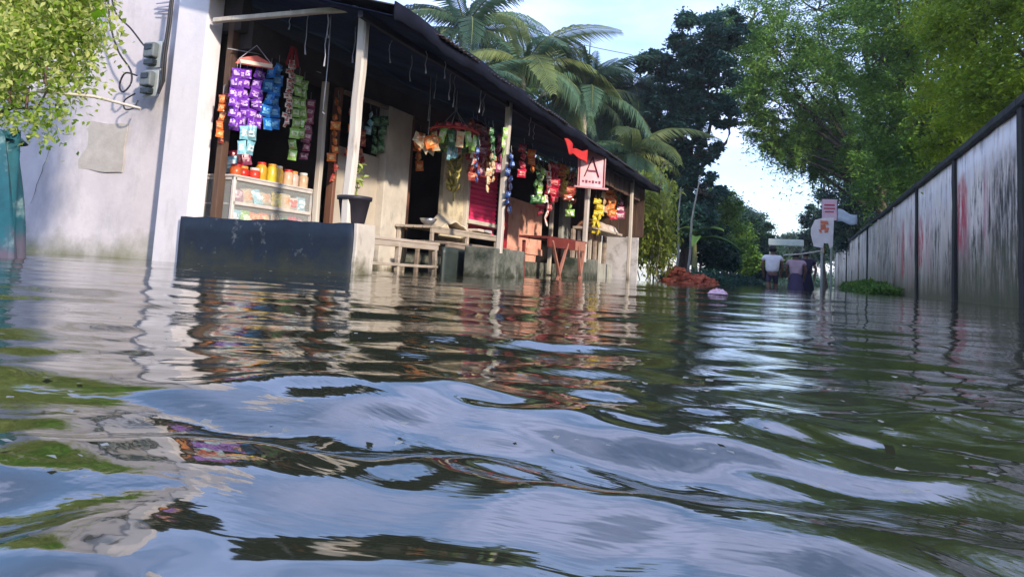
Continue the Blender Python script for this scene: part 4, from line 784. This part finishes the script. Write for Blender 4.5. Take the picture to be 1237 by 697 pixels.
# ------------------------------------------------------------------ palms
def frond_mesh(seed, L_=2.9, mt=None):
    q = np.random.RandomState(seed); n = 62; V = []; Fc = []; b_ = MB(); pts = []
    for i in range(13): s_ = i/12; pts.append(Vector((L_*(s_ - .10*s_**3), 0, L_*(.34*s_ - .80*s_**2.2))))
    b_.tube(pts, [.028*(1-.85*i/12) for i in range(13)], 5, mi=0)
    for i in range(3, n):
        s_ = i/n; f = s_*12; k = min(int(f), 11); p = pts[k].lerp(pts[k+1], f-k); d = (pts[k+1]-pts[k]).normalized()
        ll = L_*.26*math.sin(math.pi*(.12+.86*s_))**.7*q.uniform(.85, 1.1)
        for sd_ in (1, -1):
            out_ = (Vector((0, sd_, 0))*.9 + d*.55).normalized(); w_ = .027
            a = p; mid = p + out_*ll*.55 + Vector((0, 0, -ll*.10)); e = p + out_*ll*.86 + Vector((0, 0, -ll*(.62 + q.uniform(-.1, .15))))
            b_.add([a - d*w_*.4, a + d*w_*.6, mid + d*w_, mid - d*w_, e], [(0, 1, 2, 3), (3, 2, 4)], 1)
    return b_.mesh('frond', [m('frond_rib', (.16, .20, .06), (.12, .14, .05), bump=0), mt])
PALMM = [leafmat('haze_tinted_palm_leaf', [(.05, .11, .065), (.085, .17, .095), (.14, .24, .13)], trans=.3), leafmat('yellow_palm_leaf', [(.10, .15, .05), (.18, .24, .08), (.28, .32, .12)], trans=.35), leafmat('dark_palm_leaf', [(.020, .055, .035), (.035, .08, .045), (.06, .11, .055)], trans=.25)]  # first leaf green is greyed towards blue, some distance haze put into its colour
FM = [[frond_mesh(10*a + b, 2.9, PALMM[a]) for b in range(3)] for a in range(3)]
def palm(label, x, y, z, r, sc_, kinds, seed, spear=False, n=17, up=.9):
    q = random.Random(seed); t_ = thing('coconut_palm', label, 'palm', (x, y, -.5), 'coconut palms behind the shop roof')
    b_ = MB(); lx = q.uniform(-.5, .5); b_.tube([(lx*(1-i/9)**2, .2*math.sin(i*.5), (z+.5)*i/9) for i in range(10)], [r*(1.5 if i == 0 else 1-.25*i/9) for i in range(10)], 10); part(b_, 'trunk', BARKP, t_)
    for k in range(n):
        a = k*2.399 + q.uniform(-.2, .2); el = up - 1.5*(k/n) + q.uniform(-.1, .1); kd = kinds[k % len(kinds)]
        o = put('frond', FM[kd][k % 3], t_, (0, 0, z+.5), rot=(q.uniform(-.25, .25), -el, a)); s_ = sc_*q.uniform(.85, 1.1); o.scale = (s_, s_, s_)
    if spear:
        b_ = MB(); b_.tube([(0, 0, z+.4), (.03, 0, z+1.5), (.05, 0, z+2.7)], [.09, .06, .008], 7); part(b_, 'spear_leaf', PALMM[2], t_)
        for k in range(6): o = put('frond', FM[2][k % 3], t_, (0, 0, z+.5), rot=(0, -1.38, k*1.05)); o.scale = (.62, .62, .62)
    for k in range(5): b_ = MB(); b_.lathe((.22*math.cos(k*1.3), .22*math.sin(k*1.3), z+.22), [(0, -.13), (.09, -.06), (.11, .02), (.07, .1), (0, .13)], 8); part(b_, 'coconut', m('green_coconut', (.16, .18, .04), (.10, .11, .03)), t_)
palm('bluish green palm rising highest at the top edge, leftmost behind the roof', -12.2, 24, 9.2, .16, 1.4, [0, 2, 0], 1)
palm('palm with yellow arching fronds just right of the tallest palm', -9.0, 22.5, 7.1, .15, 1.15, [1, 0, 1, 1], 2)
palm('palm with upright spear leaf and pale slanting trunk above the middle of the roof', -7.3, 24.5, 6.5, .13, 1.15, [2, 0, 2], 3, spear=True)
palm('dark drooping palm between the spear palm and the tall dark tree', -6.3, 27, 7.2, .13, 1.2, [2, 2, 0], 4, up=.6, n=22)
palm('low palm with hanging yellow fronds at the end of the roof', -5.4, 24.0, 4.3, .12, 1.0, [1, 0, 1], 5, up=.6)
palm('low pale green palm just over the roof edge in the middle', -10.2, 20.5, 5.5, .13, 1.15, [0, 1, 0], 6)
# broad leaved plant under the tall dark tree
bp = thing('banana_plant', 'broad leaved banana plant arching out below the tall dark tree', 'plant', (-3.2, 24.2, -.3))
BLM = leafmat('banana_leaf', [(.05, .13, .03), (.09, .19, .05), (.14, .26, .07)], trans=.35)
b_ = MB(); b_.tube([(0, 0, 0), (.03, 0, .8), (0, 0, 1.7)], [.12, .10, .07], 9); part(b_, 'stem', m('banana_stem', (.20, .22, .08), (.12, .13, .06)), bp)
for k in range(9):
    b_ = MB(); ln = rnd.uniform(1.2, 1.6)
    b_.sheet(lambda u, v: (ln*u, (v-.5)*.38*math.sin(math.pi*min(1, u*.92+.06))**.6, ln*(.62*u - .75*u*u) + .10*abs(v-.5)*2*.6), 12, 4, th=(0, 0, -.004))
    part(b_, 'leaf', BLM, bp, loc=(0, 0, 1.65), rot=(rnd.uniform(-.2, .2), -rnd.uniform(-.1, .6), k*.7 + rnd.uniform(-.2, .2)))

# ------------------------------------------------------------------ overhanging tree, stick and cloth at the left edge
LF_LEFT = leafmat('left_tree_leaf', [(.06, .13, .015), (.20, .34, .03), (.42, .58, .08), (.66, .70, .26)], trans=.55, var=.85)
LF_BRT = leafmat('fresh_leaf', [(.14, .34, .01), (.24, .50, .015), (.36, .60, .03)], trans=.5)
lt = thing('leafy_tree', 'yellow green leafy tree reaching in from the left edge in front of the white house', 'tree', (-6.15, 3.3, -.5))
q = np.random.RandomState(5); P_ = []
b_ = MB(); b_.tube([(0, 0, 0), (.05, .0, 1.2), (-.02, .02, 2.2), (.1, 0, 3.4)], [.11, .09, .08, .05], 10); part(b_, 'trunk', BARK, lt)
for (a, c_) in [((.0, 0, 1.9), (1.55, .05, 2.15)), ((.0, 0, 2.2), (1.35, -.1, 2.8)), ((0, 0, 1.6), (1.15, .1, 1.75)), ((.05, 0, 2.6), (1.5, 0, 3.3)), ((0, 0, 2.4), (1.7, .1, 2.6))]:
    b_ = MB(); limb_tubes(b_, a, [c_], .028, q, .08); part(b_, 'limb', BARK, lt)
P_ = []
for k in range(330):
    x = q.uniform(.1, 1.52); zt = 3.2; lim = 1.62 + .16*abs(math.sin(x*7)) + .25*max(0, x-1.0); z = q.uniform(lim, zt)
    if x > 1.42 and not (2.3 < z < 2.75): continue
    kk = 80 if z > 2.1 else 45; r_ = .085
    c_ = np.array([x, q.uniform(-.22, .22), z]); kk = int(kk*1.35); pp = q.normal(size=(kk, 3))*np.array([r_, r_, r_]); pp[:, 2] -= q.exponential(.06, kk); P_.append(c_+pp)
for (x, z, n_) in [(.55, 1.55, 60), (.72, 1.48, 45), (1.0, 1.45, 70), (1.12, 1.5, 80), (1.2, 1.38, 45), (1.32, 1.5, 40), (.9, 1.6, 60), (1.28, 1.62, 60), (1.42, 1.42, 16), (1.5, 1.6, 10)]:
    P_.append(np.array([x, 0, z]) + q.normal(size=(n_, 3))*np.array([.05, .06, .08]))
o = put('crown', leaves_mesh('crown', np.concatenate(P_), .052, LF_LEFT, q, 1.9, .5), lt); o['kind'] = 'stuff'
P_ = [np.array([1.52, -.1, 2.55]) + q.normal(size=(260, 3))*np.array([.11, .08, .12]), np.array([1.22, -.1, 2.85]) + q.normal(size=(200, 3))*np.array([.16, .08, .14])]
o = put('fresh_shoots', leaves_mesh('fresh_shoots', np.concatenate(P_), .10, LF_BRT, q, 1.8, .3), lt); o['kind'] = 'stuff'
for k, (x, z, l_) in enumerate([(.62, 1.80, .22), (.60, 1.78, .20), (1.22, 1.86, .12), (.86, 1.74, .12), (1.06, 1.7, .14)]):
    b_ = MB(); b_.tube([(x, -.05, z), (x+.01, -.06, z-l_*.5), (x, -.05, z-l_), (x+.03, -.05, z-l_-.02)], [.006, .010, .010, .006], 6); part(b_, 'seed_pod', WOODD, lt)
b_ = MB(); b_.tube([(-5.15, 3.35, 1.21), (-4.75, 3.5, 1.19), (-4.42, 3.62, 1.12)], [.014, .012, .010], 7); tag(b_.build('wooden_stick', POSTW), 'thin pale stick poking out of the leaves in front of the grey patch', 'stick')
TEALM = m('teal_net_cloth', (.012, .11, .15), (.008, .06, .085), sc=5, rough=.8, bump=.5, stain=(.30, .42, .42), st_sc=3, st_lo=.55, st_hi=.72, low=(.10, .09, .13), low_z=(.0, .25))
def drape(u, v):
    a = u*2*math.pi; r_ = .40 + .05*math.sin(a*7 + v*3) + .03*math.sin(a*13+1) + .10*(1-v)
    return (-5.46 + r_*math.cos(a)*.9 - .14*v, 3.2 + r_*math.sin(a)*.55, -.15 + 1.02*v + .05*math.sin(a*2)*v)
b_ = MB(); b_.sheet(drape, 72, 18); b_.lathe((-5.60, 3.2, .78), [(.36, .06), (.3, .12), (.12, .16), (0, .16)], 24); tag(b_.build('teal_cloth', TEALM), 'teal net cloth draped to the water under the leafy tree', 'cloth')

# ------------------------------------------------------------------ heap of bricks and floating things
bh = thing('brick_heap', 'heap of orange red bricks at the water edge past the shops', 'bricks', (-2.42, 17.6, 0)); bh.scale = (.88, .9, .85)
b_ = MB(); b_.box((0, 0, 0), (.25, .12, .075), jit=.004); bme = b_.mesh('brick', BRICK)
b_ = MB(); b_.sheet(lambda u, v: ((u-.5)*1.5, (v-.5)*1.1, -.2 + (.50*math.exp(-((u-.25)/.2)**2) + .30*math.exp(-((u-.7)/.3)**2))*math.sin(math.pi*v)), 14, 8); part(b_, 'rubble', m('brick_rubble', (.48, .13, .06), (.25, .08, .04), sc=9, rough=.95, bump=.8), bh)
for k in range(120):
    u, v = rnd.random(), rnd.random(); z = -.16 + (.52*math.exp(-((u-.25)/.2)**2) + .33*math.exp(-((u-.7)/.3)**2))*math.sin(math.pi*v)
    put('brick', bme, bh, ((u-.5)*1.45, (v-.5)*1.05, z + .04), rot=(rnd.uniform(-.5, .5), rnd.uniform(-.5, .5), rnd.uniform(0, 3.14)))
b_ = MB(); b_.sheet(lambda u, v: (-.66 + .17*(u-.5), 6.7 + .14*(v-.5), .008 + .045*(math.sin(math.pi*u)*math.sin(math.pi*v))**.6 + .010*math.sin(u*19)*math.sin(v*15)), 12, 12, smooth=False)
tag(b_.build('plastic_bag', m('pink_white_plastic', (.75, .62, .66), (.62, .20, .26), sc=25, rough=.35, bump=.2)), 'crumpled pink and white plastic bag afloat before the brick heap', 'bag')
flm = leaf_mesh(.05, .022, m('dry_floating_leaf', (.38, .34, .22), (.24, .18, .10)), .1, 'floating_leaf')
for k, (x, y, lb) in enumerate([(.30, 2.0, 'dry leaf afloat right of the middle, the nearer of two before the wall'), (.62, 2.35, 'dry leaf afloat closest to the near end of the wall'), (-.42, 1.55, 'dry leaf afloat in the reflection of the shops'), (.05, 3.4, 'small dry leaf afloat in the middle of the street')]):
    tag(put('floating_leaf', flm, None, (x, y, .012), rot=(0, .05, k*1.3)), lb, 'leaf', 'dry leaves afloat on the water')

q = np.random.RandomState(9); n_ = 420; rr_ = .5*np.exp(q.uniform(0, 2.9, n_)); aa = math.atan2(F.y, F.x) + q.uniform(-.62, .62, n_)
V_ = []; 
for k in range(n_):
    c_ = np.array([rr_[k]*math.cos(aa[k]), rr_[k]*math.sin(aa[k]), .010 + .004*min(rr_[k], 2)]); sz_ = q.uniform(.0015, .005)*(1 + rr_[k]*.35)
    for j_ in range(4): V_.append(c_ + np.array([math.cos(j_*1.57+k), math.sin(j_*1.57+k)*q.uniform(.4, 1), 0])*sz_ + np.array([0, 0, q.uniform(-.001, .001)]))
o = put('floating_specks', rawmesh('floating_specks', np.array(V_), np.arange(n_*4).reshape(-1, 4), m('pale_speck', (.50, .46, .36), (.25, .22, .15), rough=.8))); tag(o, 'tiny pale bits of scum drifting on the flood water', 'scum', kind='stuff')

# ------------------------------------------------------------------ signs, banner, poles, cables down the street
st = thing('street_sign', 'white sign with orange emblem on a thin pole at the far wall end', 'sign', (.66, 22, 0))
b_ = MB(); b_.tube([(0, .03, -.6), (.0, .03, 1.6)], .035, 8); part(b_, 'pole', m('sign_pole', (.45, .48, .44), rough=.6), st)
b_ = MB(); pr = [(-.30, -.10), (-.22, -.42), (.02, -.46), (.05, -.32), (.16, -.32), (.20, -.46), (.28, -.40), (.30, .42), (.0, .40), (-.20, .34), (-.30, .10)]
b_.add([(x, -.02, 1.66+z) for x, z in pr] + [(x, .01, 1.66+z) for x, z in pr], [tuple(range(10, -1, -1))] + [tuple(range(11, 22))] + [(i, (i+1) % 11, (i+1) % 11+11, i+11) for i in range(11)]); part(b_, 'board', m('white_sign_board', (.72, .66, .62), (.6, .55, .52), rough=.5), st)
b_ = MB()
for (x, z, w_, h_) in [(.05, 1.93, .20, .10), (.02, 1.80, .14, .14), (.12, 1.72, .10, .16), (-.04, 1.68, .08, .08)]: b_.box((x, -.026, z), (w_, .01, h_), jit=.02)
part(b_, 'emblem', m('orange_emblem', (.70, .20, .10)), st)
st = thing('street_sign', 'pink and white board above the sign with the orange emblem', 'sign', (.98, 22.6, 0))
b_ = MB(); b_.tube([(-.05, .05, -.6), (-.05, .05, 2.5)], .03, 8); part(b_, 'pole', m('sign_pole'), st)
b_ = MB(); b_.box((-.12, 0, 2.36), (.40, .03, .62)); bev(part(b_, 'board', m('pinkish_sign', (.66, .46, .50), (.56, .40, .45)), st), .005)
b_ = MB(); b_.box((-.12, -.018, 2.50), (.28, .012, .05)); b_.box((-.12, -.018, 2.40), (.30, .012, .04)); b_.box((-.12, -.018, 2.30), (.24, .012, .04)); part(b_, 'lettering', m('crimson_lettering', (.50, .06, .10)), st)
b_ = MB(); b_.sheet(lambda u, v: (.10 + .52*u, .02*math.sin(u*6), 2.02 + .38*v*(1-.3*u) - .08*u + .03*math.sin(u*7)), 10, 4, th=(0, .012, 0)); part(b_, 'torn_sheet', m('pale_blue_sheet', (.50, .58, .64), (.38, .45, .50)), st)
b_ = MB(); b_.tube([(-.35, 21.2, .92), (.1, 21.5, .98), (.66, 21.9, 1.12)], .022, 7); tag(b_.build('bamboo_pole', POSTW), 'pale bamboo pole lying level between the people and the sign pole', 'pole')
bn2 = thing('banner_board', 'long pale banner board on two thin poles behind the people', 'banner', (-.55, 40, 0))
b_ = MB(); b_.box((0, 0, 2.28), (1.75, .06, .34)); bev(part(b_, 'board', m('pale_green_white_board', (.66, .74, .70), (.52, .62, .58), rough=.6), bn2), .03, 3)
for sx in (-.8, .82): b_ = MB(); b_.tube([(sx, .06, -.6), (sx, .06, 2.2)], .03, 6); part(b_, 'pole', m('sign_pole'), bn2)
for k, (a, c_) in enumerate([((-7, 30, 9.8), (5, 58, 9.0)), ((-7, 31, 9.3), (5, 58, 8.4)), ((-12, 16, 9.5), (-7, 30, 9.8))]):
    b_ = MB(); b_.tube([Vector(a).lerp(Vector(c_), i/12) + Vector((0, 0, -.7*math.sin(math.pi*i/12))) for i in range(13)], .014, 5)
    tag(b_.build('power_line', WIRE), ['upper thin power line crossing the gap of sky', 'lower thin power line crossing the gap of sky', 'thin power line running up past the palms'][k], 'power line')

# ------------------------------------------------------------------ damp air over the flood
hz = MB(); hz.box((0, 38, 14), (150, 150, 30.4)); HZ = bpy.data.materials.new('damp_air'); HZ.use_nodes = True; t = HZ.node_tree; t.nodes.clear()
o_ = t.nodes.new('ShaderNodeOutputMaterial'); v_ = t.nodes.new('ShaderNodeVolumePrincipled'); v_.inputs['Color'].default_value = (.86, .92, 1, 1); v_.inputs['Density'].default_value = .0008; t.links.new(v_.outputs[0], o_.inputs['Volume'])
o = hz.build('haze', HZ); o['kind'] = 'stuff'

# ------------------------------------------------------------------ people wading
def skinmesh(name, joints, edges, mt, parent, sub=2, flat=.78):
    me = bpy.data.meshes.new(name); me.from_pydata([j[:3] for j in joints], edges, []); me.materials.append(mt)
    o = put(name, me, parent); sk = o.modifiers.new('skin', 'SKIN'); sk.use_smooth_shade = True
    for i, j in enumerate(joints):
        sv = me.skin_vertices[0].data[i]; sv.radius = (j[3], j[3]*(flat if j[3] > .08 else 1)); sv.use_root = (i == 0)
    ss = o.modifiers.new('sub', 'SUBSURF'); ss.levels = sub; ss.render_levels = sub; return o
def person(label, x, y, rz, H, shirt, lower, skirt=False, stride=.1, armb=.10, sleeve=.5):
    k = H/1.62; t_ = thing('person', label, 'person', (x, y, -.47), 'people wading away down the street', rz)
    J = [(0, 0, .90, .125), (0, 0, 1.05, .115), (0, .01, 1.26, .14), (0, .0, 1.39, .065), (0, -.005, 1.45, .05), (0, .01, 1.53, .088), (0, .005, 1.61, .065)]; Ed = [(0, 1), (1, 2), (2, 3), (3, 4), (4, 5), (5, 6)]
    def add(j, p): J.append(j); Ed.append((p, len(J)-1)); return len(J)-1
    for s_ in (-1, 1):
        sh_ = add((s_*.18, 0, 1.345, .058), 2); el = add((s_*.29, armb*.4, 1.08, .042), sh_); wr = add((s_*.22, armb+.03, .86, .028), el); hd = add((s_*.215, armb+.05, .79, .026), wr)
        for f in range(4): a1 = add((s_*(.215), armb+.035+.014*f, .745, .008), hd); add((s_*.20, armb+.04+.014*f, .705 + .006*abs(f-1.5), .007), a1)
        add((s_*.185, armb+.075, .775, .009), hd)
        hp = add((s_*.085, 0, .84, .095), 0); kn = add((s_*.10, s_*stride*.6, .47, .058), hp); an = add((s_*.10, s_*stride, .09, .038), kn); add((s_*.105, s_*stride+.14, .03, .03), an)
    for s_ in (-1, 1): add((s_*.092, .01, 1.525, .016), 5)
    add((0, .105, 1.52, .014), 5)
    sc_ = lambda L_: [(a*k, b*k, c*k, d*k) for a, b, c, d in L_]
    skinmesh('body', sc_(J), Ed, SKIN, t_)
    T = [(0, 0, .86, .205), (0, 0, 1.05, .195), (0, .01, 1.25, .205), (0, 0, 1.385, .09)]; Et = [(0, 1), (1, 2), (2, 3)]
    for s_ in (-1, 1): T.append((s_*.20, 0, 1.325, .09)); Et.append((2, len(T)-1)); T.append((s_*.285, armb*.2, 1.335 - .24*sleeve*1.0, .085)); Et.append((len(T)-2, len(T)-1))
    skinmesh('shirt', sc_(T), Et, shirt, t_)
    if skirt:
        b_ = MB(); b_.lathe((0, 0, 0), [(.15*k, .98*k), (.19*k, .8*k), (.24*k, .55*k), (.27*k, .34*k), (.25*k, .34*k), (.1*k, .9*k)], 18); part(b_, 'skirt', lower, t_)
    else:
        T = [(0, 0, .90, .14)]; Et = []
        for s_ in (-1, 1): T.append((s_*.09, 0, .80, .11)); Et.append((0, len(T)-1)); T.append((s_*.10, s_*stride*.4, .56, .085)); Et.append((len(T)-2, len(T)-1))
        skinmesh('shorts', sc_(T), Et, lower, t_)
    b_ = MB(); b_.lathe((0, -.012*k, 1.555*k), [(.085*k, -.075*k), (.104*k, -.03*k), (.106*k, .03*k), (.085*k, .075*k), (.04*k, .10*k), (0, .105*k)], 16); part(b_, 'hair', HAIR, t_)
    return t_
cl = lambda n, c_: m(n, c_, tuple(v*.75 for v in c_), sc=7, rough=.9, bump=.3)
person('person in a loose white shirt wading away, left of the group', -.64, 21.4, .1, 1.62, cl('white_shirt', (.86, .82, .82)), cl('dark_shorts', (.05, .04, .07)), stride=.12)
person('smaller person in a pink top and violet skirt in the middle of the group', -.02, 21.6, -.1, 1.50, cl('pink_top', (.52, .36, .40)), cl('violet_skirt', (.07, .055, .11)), skirt=True, stride=.05)
person('person in dark clothes at the right of the group, nearest the sign pole', .24, 22.3, -.2, 1.58, cl('dark_top', (.03, .025, .05)), cl('dark_long_skirt', (.02, .02, .045)), skirt=True, stride=.05)
